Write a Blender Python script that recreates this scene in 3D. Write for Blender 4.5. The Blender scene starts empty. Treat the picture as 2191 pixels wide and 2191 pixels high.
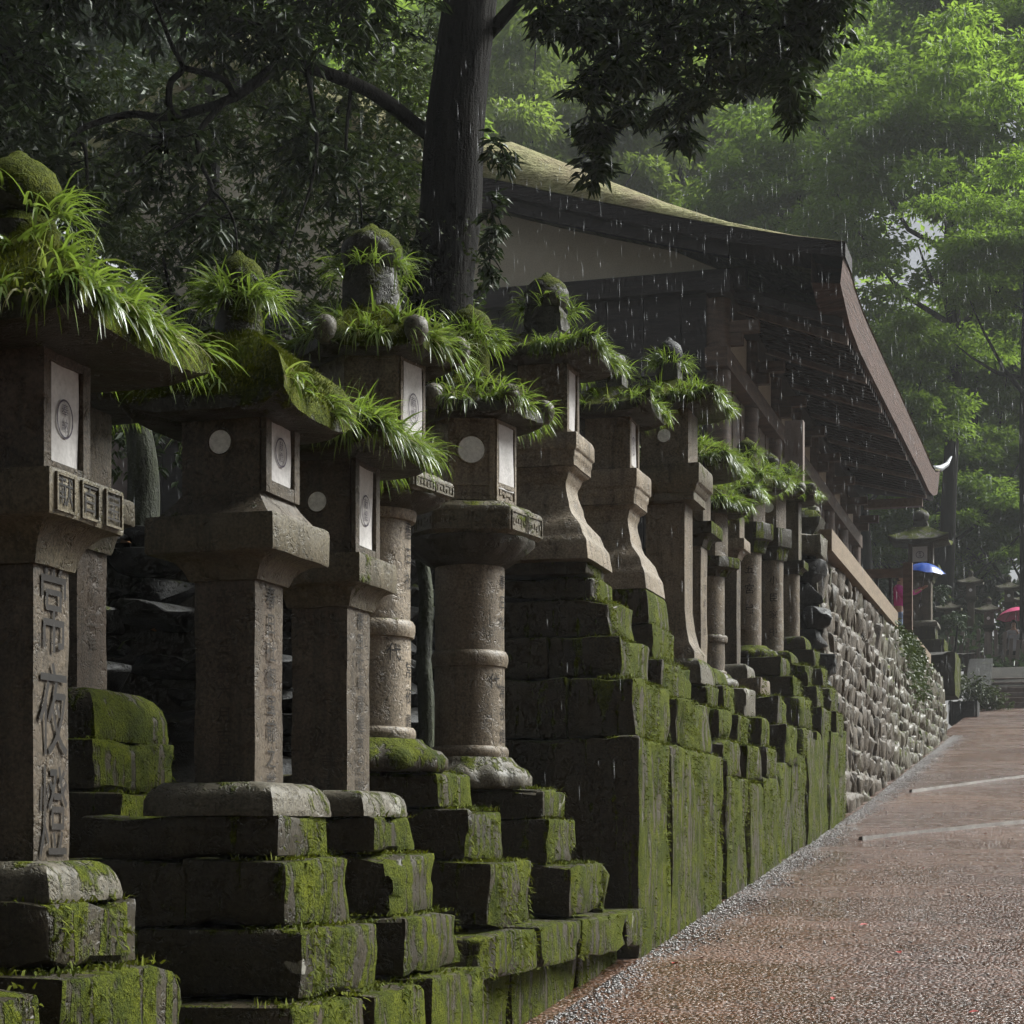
import bpy, bmesh, math, random
import numpy as np
from mathutils import Vector, Matrix, noise as mnoise

R = math.radians
random.seed(7)
rng = np.random.default_rng(7)
scene = bpy.context.scene
col = scene.collection

# ---------------------------------------------------------------- camera, sky, sun, exposure
# world axes: +y runs up the path, +x to the right of it, z up; the path climbs 9 in 100
cam_d = bpy.data.cameras.new('camera')
cam_d.sensor_width = 36.0
cam_d.lens = 67.1
cam_d.shift_y = 0.3204
cam_d.clip_start = 0.05
cam_d.clip_end = 2000
cam = bpy.data.objects.new('camera', cam_d)
cam.location = (0, 0, 1.5)
cam.rotation_euler = (R(90), 0, R(16.5))
col.objects.link(cam)
scene.camera = cam

SUN_EL, SUN_AZ = 43.0, 50.0          # azimuth: degrees clockwise from +y (towards +x)
world = bpy.data.worlds.new('World')
scene.world = world
world.use_nodes = True
wn = world.node_tree
wn.nodes.clear()
wo = wn.nodes.new('ShaderNodeOutputWorld')
wb = wn.nodes.new('ShaderNodeBackground')
sky = wn.nodes.new('ShaderNodeTexSky')
sky.sky_type = 'NISHITA'
sky.sun_disc = False
sky.sun_elevation = R(SUN_EL)
sky.sun_rotation = R(SUN_AZ)
sky.air_density = 1.0
sky.dust_density = 3.0
sky.ozone_density = 1.0
hs = wn.nodes.new('ShaderNodeHueSaturation')
hs.inputs['Saturation'].default_value = 0.30
wn.links.new(sky.outputs[0], hs.inputs['Color'])
wn.links.new(hs.outputs[0], wb.inputs['Color'])
wb.inputs['Strength'].default_value = 0.05
wn.links.new(wb.outputs[0], wo.inputs['Surface'])

sun_d = bpy.data.lights.new('sun', 'SUN')
sun_d.energy = 5.0
sun_d.angle = R(34)
sun_d.color = (0.98, 1.0, 0.97)
sun = bpy.data.objects.new('sun', sun_d)
sd = Vector((math.sin(R(SUN_AZ)) * math.cos(R(SUN_EL)), math.cos(R(SUN_AZ)) * math.cos(R(SUN_EL)), math.sin(R(SUN_EL))))
sun.rotation_euler = (-sd).to_track_quat('-Z', 'Y').to_euler()
sun.location = sd * 60
col.objects.link(sun)

vs = scene.view_settings
vs.view_transform = 'Standard'
vs.look = 'None'
vs.gamma = 1.0
vs.use_curve_mapping = False
vs.exposure = 0.92
scene.render.engine = 'CYCLES'
cy = scene.cycles
cy.use_denoising = True
cy.max_bounces = 4
cy.diffuse_bounces = 2
cy.glossy_bounces = 2
cy.transmission_bounces = 3
cy.transparent_max_bounces = 8
cy.volume_bounces = 1
cy.sample_clamp_indirect = 4.0
cy.use_adaptive_sampling = True
cy.adaptive_threshold = 0.03
cy.adaptive_min_samples = 16


# ---------------------------------------------------------------- material helpers
class NT:
    def __init__(self, name):
        self.m = bpy.data.materials.new(name)
        self.m.use_nodes = True
        self.t = self.m.node_tree
        self.t.nodes.clear()
        self.out = self.t.nodes.new('ShaderNodeOutputMaterial')

    def n(self, typ, **kw):
        nd = self.t.nodes.new(typ)
        for k, v in kw.items():
            if k.startswith('i_'):
                nd.inputs[k[2:].replace('_', ' ')].default_value = v
            else:
                setattr(nd, k, v)
        return nd

    def l(self, a, b):
        self.t.links.new(a, b)

    def val(self, v):
        nd = self.n('ShaderNodeValue')
        nd.outputs[0].default_value = v
        return nd.outputs[0]

    def math(self, op, a, b=None, clamp=False):
        nd = self.n('ShaderNodeMath', operation=op, use_clamp=clamp)
        for i, v in enumerate((a, b)):
            if v is None:
                continue
            if isinstance(v, (int, float)):
                nd.inputs[i].default_value = v
            else:
                self.l(v, nd.inputs[i])
        return nd.outputs[0]

    def mix(self, f, a, b):
        nd = self.n('ShaderNodeMix', data_type='RGBA')
        for sock, v in ((nd.inputs[0], f), (nd.inputs[6], a), (nd.inputs[7], b)):
            if isinstance(v, (int, float)):
                sock.default_value = v
            elif isinstance(v, tuple):
                sock.default_value = (*v[:3], 1)
            else:
                self.l(v, sock)
        return nd.outputs[2]

    def pos(self, sc=(1, 1, 1)):
        if not hasattr(self, '_geo'):
            self._geo = self.n('ShaderNodeNewGeometry')
        mp = self.n('ShaderNodeMapping')
        mp.inputs['Scale'].default_value = sc
        self.l(self._geo.outputs['Position'], mp.inputs['Vector'])
        return mp.outputs[0]

    def normal(self):
        self.pos()
        sp = self.n('ShaderNodeSeparateXYZ')
        self.l(self._geo.outputs['Normal'], sp.inputs[0])
        return sp.outputs

    def noise(self, scale, detail=4, rough=0.55, vec=None, dist=0.0):
        nd = self.n('ShaderNodeTexNoise')
        nd.inputs['Scale'].default_value = scale
        nd.inputs['Detail'].default_value = detail
        nd.inputs['Roughness'].default_value = rough
        nd.inputs['Distortion'].default_value = dist
        self.l(vec if vec is not None else self.pos(), nd.inputs['Vector'])
        return nd.outputs[0]

    def ramp(self, f, stops):
        nd = self.n('ShaderNodeValToRGB')
        e = nd.color_ramp.elements
        while len(e) < len(stops):
            e.new(0.5)
        for el, (p, c) in zip(e, stops):
            el.position = p
            el.color = (*c, 1) if isinstance(c, tuple) else (c, c, c, 1)
        self.l(f, nd.inputs[0])
        return nd.outputs[0]

    def bump(self, h, strength=0.5, dist=0.02, prev=None):
        nd = self.n('ShaderNodeBump')
        nd.inputs['Strength'].default_value = strength
        nd.inputs['Distance'].default_value = dist
        self.l(h, nd.inputs['Height'])
        if prev is not None:
            self.l(prev, nd.inputs['Normal'])
        return nd.outputs[0]

    def pbr(self, color, rough=0.6, normal=None, spec=0.5, **kw):
        b = self.n('ShaderNodeBsdfPrincipled')
        for nm, v in (('Base Color', color), ('Roughness', rough), ('Specular IOR Level', spec)):
            if isinstance(v, (int, float)):
                b.inputs[nm].default_value = v
            elif isinstance(v, tuple):
                b.inputs[nm].default_value = (*v[:3], 1)
            else:
                self.l(v, b.inputs[nm])
        if normal is not None:
            self.l(normal, b.inputs['Normal'])
        for k, v in kw.items():
            b.inputs[k].default_value = v
        self.l(b.outputs[0], self.out.inputs['Surface'])
        return b


M = {}


def stone_mat(name, c1, c2, c3, top=0.5, side=0.4, thr=0.75, streak=0.5, lichen=0.70, rough=(0.32, 0.62), front=0.0, relief=0.7):
    """weathered wet stone: three tones, grain, runs of moss on tops and on the road side, pale lichen"""
    t = NT(name)
    nx, ny, nz = t.normal()
    a = t.noise(5.0, 6, 0.62)
    b = t.noise(1.7, 4, 0.6, vec=t.pos((1, 1, 0.5)))
    base = t.mix(t.ramp(a, [(0.35, 0.0), (0.66, 1.0)]), c1, c2)
    base = t.mix(t.ramp(b, [(0.48, 0.0), (0.68, 0.8)]), base, c3)
    grain = t.noise(95, 3, 0.7)
    base = t.mix(0.55, base, t.mix(t.ramp(grain, [(0.3, 0.0), (0.7, 1.0)]), (c1[0] * .3, c1[1] * .3, c1[2] * .3), (c2[0] * 1.5, c2[1] * 1.5, c2[2] * 1.5)))
    # dark runs of water
    st = t.noise(1.0, 5, 0.65, vec=t.pos((17, 17, 1.3)), dist=0.4)
    base = t.mix(t.ramp(st, [(0.50, 0.0), (0.72, 0.65)]), base, (0.022, 0.019, 0.014))
    # moss
    mn = t.noise(3.2, 6, 0.7, dist=0.3)
    fine = t.noise(28, 4, 0.7)
    s = t.math('MULTIPLY', t.math('MAXIMUM', nz, 0.0), top)
    s = t.math('ADD', s, t.math('MULTIPLY', t.math('MAXIMUM', nx, 0.0), side))
    s = t.math('ADD', s, t.math('MULTIPLY', t.math('MAXIMUM', t.math('MULTIPLY', ny, -1.0), 0.0), front))
    s = t.math('ADD', s, t.math('ADD', t.math('MULTIPLY', t.math('SUBTRACT', mn, 0.5), 1.7), 0.45))
    s = t.math('ADD', s, t.math('MULTIPLY', t.math('SUBTRACT', fine, 0.5), 0.6))
    st2 = t.noise(1.0, 4, 0.6, vec=t.pos((19, 19, 1.5)), dist=0.5)
    s = t.math('ADD', s, t.math('MULTIPLY', t.math('SUBTRACT', st2, 0.5), streak * 2))
    mask = t.math('MULTIPLY', t.math('SUBTRACT', s, thr), 6.0, clamp=True)
    mc = t.mix(t.ramp(t.noise(7, 5, 0.7), [(0.3, 0.0), (0.7, 1.0)]), (0.026, 0.037, 0.005), (0.135, 0.150, 0.012))
    mc = t.mix(t.ramp(t.noise(120, 2, 0.8), [(0.35, 0.0), (0.65, 0.8)]), mc, (0.014, 0.022, 0.004))
    colr = t.mix(mask, base, mc)
    # lichen
    ln = t.noise(4.3, 3, 0.5, dist=0.6)
    ln = t.math('ADD', ln, t.math('MULTIPLY', t.math('SUBTRACT', fine, 0.5), 0.12))
    lm = t.ramp(ln, [(lichen, 0.0), (lichen + 0.015, 1.0)])
    colr = t.mix(t.math('MULTIPLY', lm, 0.85), colr, (0.27, 0.26, 0.22))
    rg = t.math('ADD', t.math('MULTIPLY', t.noise(9, 3), rough[1] - rough[0]), rough[0])
    rg = t.math('ADD', rg, t.math('MULTIPLY', mask, 0.35), clamp=True)
    h = t.math('ADD', t.math('MULTIPLY', a, 0.5), t.math('MULTIPLY', grain, 0.12))
    h = t.math('ADD', h, t.math('MULTIPLY', t.ramp(t.noise(19, 4, 0.75, dist=0.5), [(0.30, 0.0), (0.46, 1.0)]), 0.35))
    n1 = t.bump(h, relief, 0.03)
    n2 = t.bump(t.math('MULTIPLY', mask, t.math('ADD', t.math('MULTIPLY', t.noise(70, 3, 0.8), 1.0), 0.4)), 0.9, 0.014, n1)
    t.pbr(colr, rg, n2, t.math('MULTIPLY', t.math('SUBTRACT', 1.0, t.math('MULTIPLY', mask, 0.7)), 0.24))
    M[name] = t.m


stone_mat('shaft_stone', (0.050, 0.041, 0.030), (0.200, 0.160, 0.112), (0.090, 0.062, 0.045), top=0.45, side=0.02, thr=0.86, streak=0.10, lichen=0.74)
stone_mat('shaft_stone_pale', (0.080, 0.067, 0.049), (0.27, 0.220, 0.160), (0.13, 0.098, 0.070), top=0.4, side=0.02, thr=0.95, streak=0.10, lichen=0.76)
stone_mat('shaft_stone_dark', (0.026, 0.022, 0.017), (0.120, 0.096, 0.068), (0.066, 0.036, 0.028), top=0.35, side=0.04, thr=0.82, streak=0.15, lichen=0.75)
stone_mat('slab_stone', (0.050, 0.045, 0.030), (0.135, 0.113, 0.075), (0.080, 0.062, 0.043), top=0.40, side=0.18, thr=0.80, streak=0.15, lichen=0.76)
stone_mat('mossy_stone', (0.012, 0.011, 0.008), (0.050, 0.041, 0.024), (0.028, 0.022, 0.014), top=0.42, side=0.54, thr=0.84, streak=0.95, lichen=0.72, front=0.08)
stone_mat('very_mossy_stone', (0.013, 0.012, 0.008), (0.056, 0.044, 0.025), (0.036, 0.025, 0.015), top=0.5, side=0.60, thr=0.84, streak=1.15, lichen=0.79, front=0.12)
stone_mat('foot_stone', (0.05, 0.046, 0.034), (0.13, 0.115, 0.085), (0.09, 0.075, 0.056), top=0.34, side=0.22, thr=0.80, streak=0.5, lichen=0.66)
stone_mat('roof_stone', (0.020, 0.019, 0.015), (0.06, 0.054, 0.040), (0.04, 0.034, 0.026), top=0.55, side=0.22, thr=0.74, streak=0.2, lichen=0.78)
stone_mat('roof_moss', (0.016, 0.015, 0.011), (0.05, 0.045, 0.032), (0.03, 0.027, 0.02), top=1.0, side=0.45, front=0.15, thr=0.70, streak=0.1, lichen=0.9)
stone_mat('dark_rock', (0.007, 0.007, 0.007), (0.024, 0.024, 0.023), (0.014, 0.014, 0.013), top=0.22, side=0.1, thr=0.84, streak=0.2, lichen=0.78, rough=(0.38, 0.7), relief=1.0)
stone_mat('rubble_stone', (0.024, 0.020, 0.015), (0.125, 0.102, 0.074), (0.05, 0.036, 0.026), top=0.2, side=0.1, thr=0.90, streak=0.3, lichen=0.74, rough=(0.4, 0.75), relief=0.9)
stone_mat('rubble_mossy', (0.045, 0.042, 0.028), (0.13, 0.115, 0.08), (0.08, 0.065, 0.045), top=0.3, side=0.22, thr=0.80, streak=0.3, lichen=0.75, rough=(0.25, 0.55))


def simple_mat(name, c1, c2, scale=(8, 8, 8), rough=0.6, bump=0.3, bd=0.01, detail=5, spec=0.4):
    t = NT(name)
    a = t.noise(1.0, detail, 0.62, vec=t.pos(scale))
    f = t.noise(60, 3, 0.7)
    c = t.mix(t.ramp(a, [(0.3, 0.0), (0.7, 1.0)]), c1, c2)
    c = t.mix(t.ramp(f, [(0.3, 0.35), (0.6, 0.0)]), c, (c1[0] * .4, c1[1] * .4, c1[2] * .4))
    n = t.bump(t.math('ADD', a, t.math('MULTIPLY', f, 0.25)), bump, bd)
    t.pbr(c, rough, n, spec)
    M[name] = t.m
    return t


simple_mat('carving', (0.006, 0.005, 0.004), (0.018, 0.013, 0.009), rough=0.8)  # flat letters; the darkness of cut grooves is put into this colour
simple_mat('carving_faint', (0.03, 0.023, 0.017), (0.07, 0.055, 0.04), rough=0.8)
simple_mat('paper', (0.46, 0.43, 0.41), (0.60, 0.58, 0.56), (4, 4, 4), rough=0.7, bump=0.1)
simple_mat('disc_paper', (0.66, 0.66, 0.64), (0.84, 0.84, 0.82), (30, 30, 30), rough=0.7, bump=0.2)
simple_mat('ink', (0.05, 0.04, 0.06), (0.10, 0.085, 0.11), rough=0.8)
simple_mat('bark', (0.003, 0.0026, 0.002), (0.013, 0.011, 0.008), (14, 14, 2.2), rough=0.9, bump=1.0, bd=0.04, spec=0.12)
simple_mat('bark_mossy', (0.012, 0.014, 0.007), (0.040, 0.048, 0.018), (12, 12, 4), rough=0.8, bump=1.0, bd=0.04)
simple_mat('dark_wood', (0.012, 0.008, 0.007), (0.036, 0.024, 0.020), (3, 3, 22), rough=0.55, bump=0.4)
simple_mat('red_wood', (0.055, 0.034, 0.023), (0.16, 0.100, 0.066), (4, 4, 18), rough=0.55, bump=0.4)
simple_mat('tan_wood', (0.13, 0.095, 0.06), (0.24, 0.18, 0.12), (18, 3, 18), rough=0.6, bump=0.3)
simple_mat('grey_wood', (0.10, 0.075, 0.062), (0.21, 0.16, 0.135), (10, 10, 2), rough=0.55, bump=0.4)
simple_mat('eave_bark', (0.030, 0.016, 0.011), (0.115, 0.060, 0.042), (2, 2, 40), rough=0.8, bump=0.8, bd=0.03)
simple_mat('verge_bark', (0.008, 0.006, 0.006), (0.028, 0.020, 0.018), (3, 3, 40), rough=0.75, bump=0.8, bd=0.03)
simple_mat('plaster', (0.46, 0.40, 0.31), (0.56, 0.50, 0.40), (1.2, 1.2, 0.8), rough=0.85, bump=0.1)
simple_mat('soil', (0.008, 0.007, 0.005), (0.026, 0.021, 0.013), (3, 3, 3), rough=0.9, bump=0.8, bd=0.05)
simple_mat('edging_stone', (0.26, 0.24, 0.22), (0.46, 0.44, 0.41), (9, 9, 9), rough=0.25, bump=0.4)
simple_mat('pebble', (0.07, 0.062, 0.06), (0.42, 0.40, 0.39), (31, 31, 31), rough=0.3, bump=0.2, spec=0.6)
simple_mat('stair_stone', (0.075, 0.054, 0.045), (0.17, 0.125, 0.105), (6, 6, 6), rough=0.4, bump=0.4)
simple_mat('grey_roof', (0.26, 0.27, 0.28), (0.42, 0.44, 0.46), (3, 3, 3), rough=0.35, bump=0.2)
simple_mat('red_leaf', (0.22, 0.015, 0.012), (0.38, 0.03, 0.02), rough=0.5)
simple_mat('brown_leaf', (0.14, 0.07, 0.03), (0.25, 0.13, 0.06), rough=0.5)
simple_mat('skin', (0.42, 0.24, 0.17), (0.50, 0.30, 0.21), rough=0.6, bump=0.05)
simple_mat('hair', (0.01, 0.008, 0.007), (0.025, 0.02, 0.016), rough=0.5)
simple_mat('pink_cloth', (0.55, 0.02, 0.26), (0.68, 0.04, 0.34), rough=0.7)
simple_mat('blue_cloth', (0.16, 0.22, 0.34), (0.24, 0.31, 0.44), rough=0.8)
simple_mat('grey_cloth', (0.36, 0.34, 0.37), (0.46, 0.43, 0.46), rough=0.8)
simple_mat('black_cloth', (0.012, 0.012, 0.014), (0.028, 0.028, 0.032), rough=0.8)
simple_mat('pink_umbrella', (0.72, 0.10, 0.24), (0.82, 0.15, 0.32), rough=0.35)
simple_mat('blue_umbrella', (0.02, 0.06, 0.30), (0.04, 0.10, 0.40), rough=0.25)
simple_mat('metal', (0.10, 0.10, 0.10), (0.2, 0.2, 0.2), rough=0.35)


def path_mat():
    t = NT('path_aggregate')
    vs_ = []
    for sc in (44, 100):
        v = t.n('ShaderNodeTexVoronoi', feature='F1')
        v.inputs['Scale'].default_value = sc
        t.l(t.pos(), v.inputs['Vector'])
        sp = t.n('ShaderNodeSeparateColor')
        t.l(v.outputs['Color'], sp.inputs[0])
        vs_.append((v.outputs['Distance'], sp.outputs[0], sp.outputs[1]))
    stops = [(0.0, (0.014, 0.008, 0.007)), (0.25, (0.060, 0.026, 0.016)), (0.5, (0.140, 0.060, 0.038)), (0.72, (0.060, 0.034, 0.026)), (0.88, (0.20, 0.115, 0.085)), (1.0, (0.46, 0.41, 0.39))]
    c = t.mix(0.30, t.ramp(vs_[0][1], stops), t.ramp(vs_[1][1], stops))
    big = t.noise(0.5, 5, 0.6, vec=t.pos((1, 0.6, 1)))
    c = t.mix(t.ramp(big, [(0.40, 0.0), (0.65, 0.30)]), c, (0.24, 0.12, 0.055))
    d = t.math('MULTIPLY', vs_[0][0], 1.25, clamp=True)
    d2 = t.math('MULTIPLY', vs_[1][0], 1.25, clamp=True)
    c = t.mix(t.ramp(d, [(0.55, 0.0), (1.0, 0.8)]), c, (0.020, 0.012, 0.010))
    wet = t.noise(0.8, 4, 0.6, vec=t.pos((0.5, 1.8, 1)), dist=0.6)
    rg = t.ramp(wet, [(0.36, 0.45), (0.58, 0.13)])
    h = t.math('ADD', t.math('SUBTRACT', 1.0, d), t.math('MULTIPLY', t.math('SUBTRACT', 1.0, d2), 0.4))
    n = t.bump(h, 0.8, 0.016)
    n = t.bump(t.noise(2.0, 4), 0.3, 0.06, n)
    t.pbr(c, rg, n, 0.30)
    M['path'] = t.m


path_mat()


def thatch_mat():
    t = NT('mossy_thatch')
    a = t.noise(1.0, 5, 0.65, vec=t.pos((9, 9, 22)))
    b = t.noise(1.1, 5, 0.6)
    c = t.mix(t.ramp(a, [(0.3, 0.0), (0.7, 1.0)]), (0.13, 0.13, 0.045), (0.40, 0.38, 0.19))
    c = t.mix(t.ramp(b, [(0.42, 0.0), (0.62, 0.75)]), c, (0.19, 0.145, 0.09))
    n = t.bump(a, 1.0, 0.08)
    t.pbr(c, 0.85, n, 0.2)
    M['thatch'] = t.m


thatch_mat()


def leaf_mat(name, c1, c2, c3, trans=0.35, rough=0.45, scale=0.9, spec=0.4):
    t = NT(name)
    a = t.noise(scale, 3, 0.6)
    b = t.noise(23.0, 2, 0.6)
    c = t.mix(t.ramp(a, [(0.35, 0.0), (0.65, 1.0)]), c1, c2)
    c = t.mix(t.ramp(b, [(0.42, 0.0), (0.68, 0.8)]), c, c3)
    p = t.n('ShaderNodeBsdfPrincipled')
    t.l(c, p.inputs['Base Color'])
    p.inputs['Roughness'].default_value = rough
    p.inputs['Specular IOR Level'].default_value = spec
    tr = t.n('ShaderNodeBsdfTranslucent')
    t.l(t.mix(0.55, c, (0.36, 0.52, 0.06)) if trans > 0.25 else c, tr.inputs['Color'])
    mx = t.n('ShaderNodeMixShader')
    mx.inputs[0].default_value = trans
    t.l(p.outputs[0], mx.inputs[1])
    t.l(tr.outputs[0], mx.inputs[2])
    t.l(mx.outputs[0], t.out.inputs['Surface'])
    M[name] = t.m


leaf_mat('oak_leaf', (0.012, 0.024, 0.007), (0.028, 0.050, 0.011), (0.050, 0.070, 0.016), 0.16, 0.45, spec=0.2)
leaf_mat('under_leaf', (0.020, 0.036, 0.008), (0.042, 0.068, 0.013), (0.085, 0.105, 0.022), 0.20, 0.45, spec=0.2)
leaf_mat('spring_leaf', (0.075, 0.165, 0.016), (0.130, 0.245, 0.022), (0.195, 0.285, 0.034), 0.56, 0.5, scale=0.35)
leaf_mat('yellow_leaf', (0.13, 0.20, 0.030), (0.19, 0.25, 0.040), (0.22, 0.21, 0.08), 0.56, 0.5, scale=0.35)
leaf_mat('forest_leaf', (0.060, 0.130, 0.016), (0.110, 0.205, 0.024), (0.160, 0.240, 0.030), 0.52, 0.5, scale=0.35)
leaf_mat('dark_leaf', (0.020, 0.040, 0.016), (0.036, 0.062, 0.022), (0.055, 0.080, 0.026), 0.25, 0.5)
leaf_mat('roof_grass', (0.040, 0.085, 0.012), (0.105, 0.165, 0.020), (0.180, 0.210, 0.060), 0.30, 0.30, scale=5.0, spec=0.6)
leaf_mat('dry_grass', (0.12, 0.10, 0.045), (0.19, 0.16, 0.07), (0.13, 0.15, 0.04), 0.3, 0.6, scale=3.0)
leaf_mat('moss_fuzz', (0.040, 0.060, 0.006), (0.130, 0.150, 0.010), (0.090, 0.095, 0.012), 0.22, 0.8, scale=4.0, spec=0.15)


def rain_mat():
    t = NT('rain_water')
    p = t.n('ShaderNodeBsdfPrincipled')
    p.inputs['Base Color'].default_value = (0.85, 0.87, 0.9, 1)
    p.inputs['Roughness'].default_value = 0.2
    tr = t.n('ShaderNodeBsdfTransparent')
    mx = t.n('ShaderNodeMixShader')
    mx.inputs[0].default_value = 0.28
    t.l(tr.outputs[0], mx.inputs[1])
    t.l(p.outputs[0], mx.inputs[2])
    t.l(mx.outputs[0], t.out.inputs['Surface'])
    M['rain'] = t.m


rain_mat()


# ---------------------------------------------------------------- object helpers
def tag(o, label=None, cat=None, group=None, kind=None):
    if label: o['label'] = label
    if cat: o['category'] = cat
    if group: o['group'] = group
    if kind: o['kind'] = kind
    return o


def empty(name, loc, rz=0.0):
    o = bpy.data.objects.new(name, None)
    o.location = loc
    o.rotation_euler = (0, 0, rz)
    o.empty_display_size = 0.1
    col.objects.link(o)
    return o


def link(name, me, mat, parent=None, loc=None, rot=None):
    if mat is not None and not me.materials:
        me.materials.append(M[mat])
    o = bpy.data.objects.new(name, me)
    col.objects.link(o)
    if parent is not None:
        o.parent = parent
    if loc is not None:
        o.location = loc
    if rot is not None:
        o.rotation_euler = rot
    return o


def mesh_from(verts, faces, smooth=False, sharp=None):
    me = bpy.data.meshes.new('mesh')
    me.from_pydata([tuple(v) for v in verts], [], faces)
    if smooth:
        me.polygons.foreach_set('use_smooth', [True] * len(me.polygons))
        if sharp:
            me.set_sharp_from_angle(angle=R(sharp))
    me.update()
    return me


class MB:
    """collects boxes, bars and tubes into one mesh"""
    def __init__(self):
        self.v, self.f = [], []

    def add(self, verts, faces):
        b = len(self.v)
        self.v += [tuple(p) for p in verts]
        self.f += [tuple(i + b for i in f) for f in faces]
        return self

    def box(self, x0, x1, y0, y1, z0, z1):
        return self.add([(x0, y0, z0), (x1, y0, z0), (x1, y1, z0), (x0, y1, z0), (x0, y0, z1), (x1, y0, z1), (x1, y1, z1), (x0, y1, z1)],
                        [(0, 3, 2, 1), (4, 5, 6, 7), (0, 1, 5, 4), (1, 2, 6, 5), (2, 3, 7, 6), (3, 0, 4, 7)])

    def tube(self, pts, rad, n=8, cap=True):
        pts = [Vector(p) for p in pts]
        if not hasattr(rad, '__len__'):
            rad = [rad] * len(pts)
        vs_, fs = [], []
        up = None
        for i, p in enumerate(pts):
            d = (pts[min(i + 1, len(pts) - 1)] - pts[max(i - 1, 0)]).normalized()
            if up is None:
                up = d.orthogonal().normalized()
            up = (up - d * up.dot(d)).normalized()
            sd_ = d.cross(up)
            for k in range(n):
                a = 2 * math.pi * k / n
                vs_.append(p + (up * math.cos(a) + sd_ * math.sin(a)) * rad[i])
        for i in range(len(pts) - 1):
            for k in range(n):
                fs.append((i * n + k, i * n + (k + 1) % n, (i + 1) * n + (k + 1) % n, (i + 1) * n + k))
        if cap:
            fs.append(tuple(range(n))[::-1])
            fs.append(tuple((len(pts) - 1) * n + k for k in range(n)))
        return self.add(vs_, fs)

    def mesh(self, smooth=False, sharp=None):
        return mesh_from(self.v, self.f, smooth, sharp)

    def build(self, name, mat, parent=None, smooth=False, sharp=None, loc=None):
        return link(name, self.mesh(smooth, sharp), mat, parent, loc)


def worn_block_mesh(hx, hy, hz, bev=0.018, jit=0.006, cuts=4, seed=0, round_=0.0):
    """a dressed stone block, base at z=0: bevelled, edges worn uneven"""
    bm = bmesh.new()
    bmesh.ops.create_cube(bm, size=1.0)
    for v in bm.verts:
        v.co = Vector((v.co.x * 2 * hx, v.co.y * 2 * hy, (v.co.z + 0.5) * 2 * hz))
    bmesh.ops.bevel(bm, geom=bm.edges[:], offset=min(bev, hx * .4, hy * .4, hz * .4), segments=2, profile=0.6, affect='EDGES', clamp_overlap=True)
    if cuts:
        es = [e for e in bm.edges if e.calc_length() > 0.12]
        bmesh.ops.subdivide_edges(bm, edges=es, cuts=cuts, use_grid_fill=True)
    off = Vector((seed * 3.17, seed * 1.31, seed * 0.77))
    for v in bm.verts:
        p = v.co * 7.0 + off
        v.co += Vector((mnoise.noise(p), mnoise.noise(p + Vector((31, 0, 0))), mnoise.noise(p + Vector((0, 47, 0))))) * jit * 1.6
        p2 = v.co * 25.0 + off
        v.co += Vector((mnoise.noise(p2), mnoise.noise(p2 + Vector((31, 0, 0))), mnoise.noise(p2 + Vector((0, 47, 0))))) * jit * 0.6
    # chipped arrises: pull in points near the edges where a coarse noise runs high
    for v in bm.verts:
        ex = (abs(v.co.x) > hx * .9) + (abs(v.co.y) > hy * .9) + (v.co.z > 2 * hz * .9 or v.co.z < 2 * hz * .1)
        if ex >= 2:
            q = mnoise.noise(v.co * 5.0 + off * 2)
            if q > .12:
                v.co -= Vector((math.copysign(1, v.co.x), math.copysign(1, v.co.y), math.copysign(1, v.co.z - hz))) * min(.022, (q - .12) * .08)
    me = bpy.data.meshes.new('block')
    bm.to_mesh(me)
    bm.free()
    me.polygons.foreach_set('use_smooth', [True] * len(me.polygons))
    me.set_sharp_from_angle(angle=R(40))
    return me


_blk = [0]


def block(name, x0, x1, y0, y1, z0, z1, mat, parent, bev=0.018, jit=0.009, cuts=4, origin=(0, 0, 0)):
    _blk[0] += 1
    hx, hy, hz = (x1 - x0) / 2, (y1 - y0) / 2, (z1 - z0) / 2
    me = worn_block_mesh(hx, hy, hz, bev, jit, cuts, _blk[0])
    return link(name, me, mat, parent, ((x0 + x1) / 2 - origin[0], (y0 + y1) / 2 - origin[1], z0 - origin[2]), (random.uniform(-.006, .006), random.uniform(-.006, .006), random.uniform(-.02, .02)))


def pfac(phi, m):
    if m == 0:
        return 1.0, 0.0
    w = 2 * math.pi / m
    a = (phi % w) - w / 2
    p = math.cos(math.pi / m) / math.cos(a)
    # a = +-w/2 -> 1 (corner at phi multiple of w) ; shift so that corners are softened
    p = 1.0 / math.cos(abs(((phi + w / 2) % w) - w / 2)) if False else 1.0 / math.cos(a)
    c = (p - 1.0) / (1.0 / math.cos(math.pi / m) - 1.0)
    return min(p, 1.0 + (1.0 / math.cos(math.pi / m) - 1.0) * 0.93), c


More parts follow.
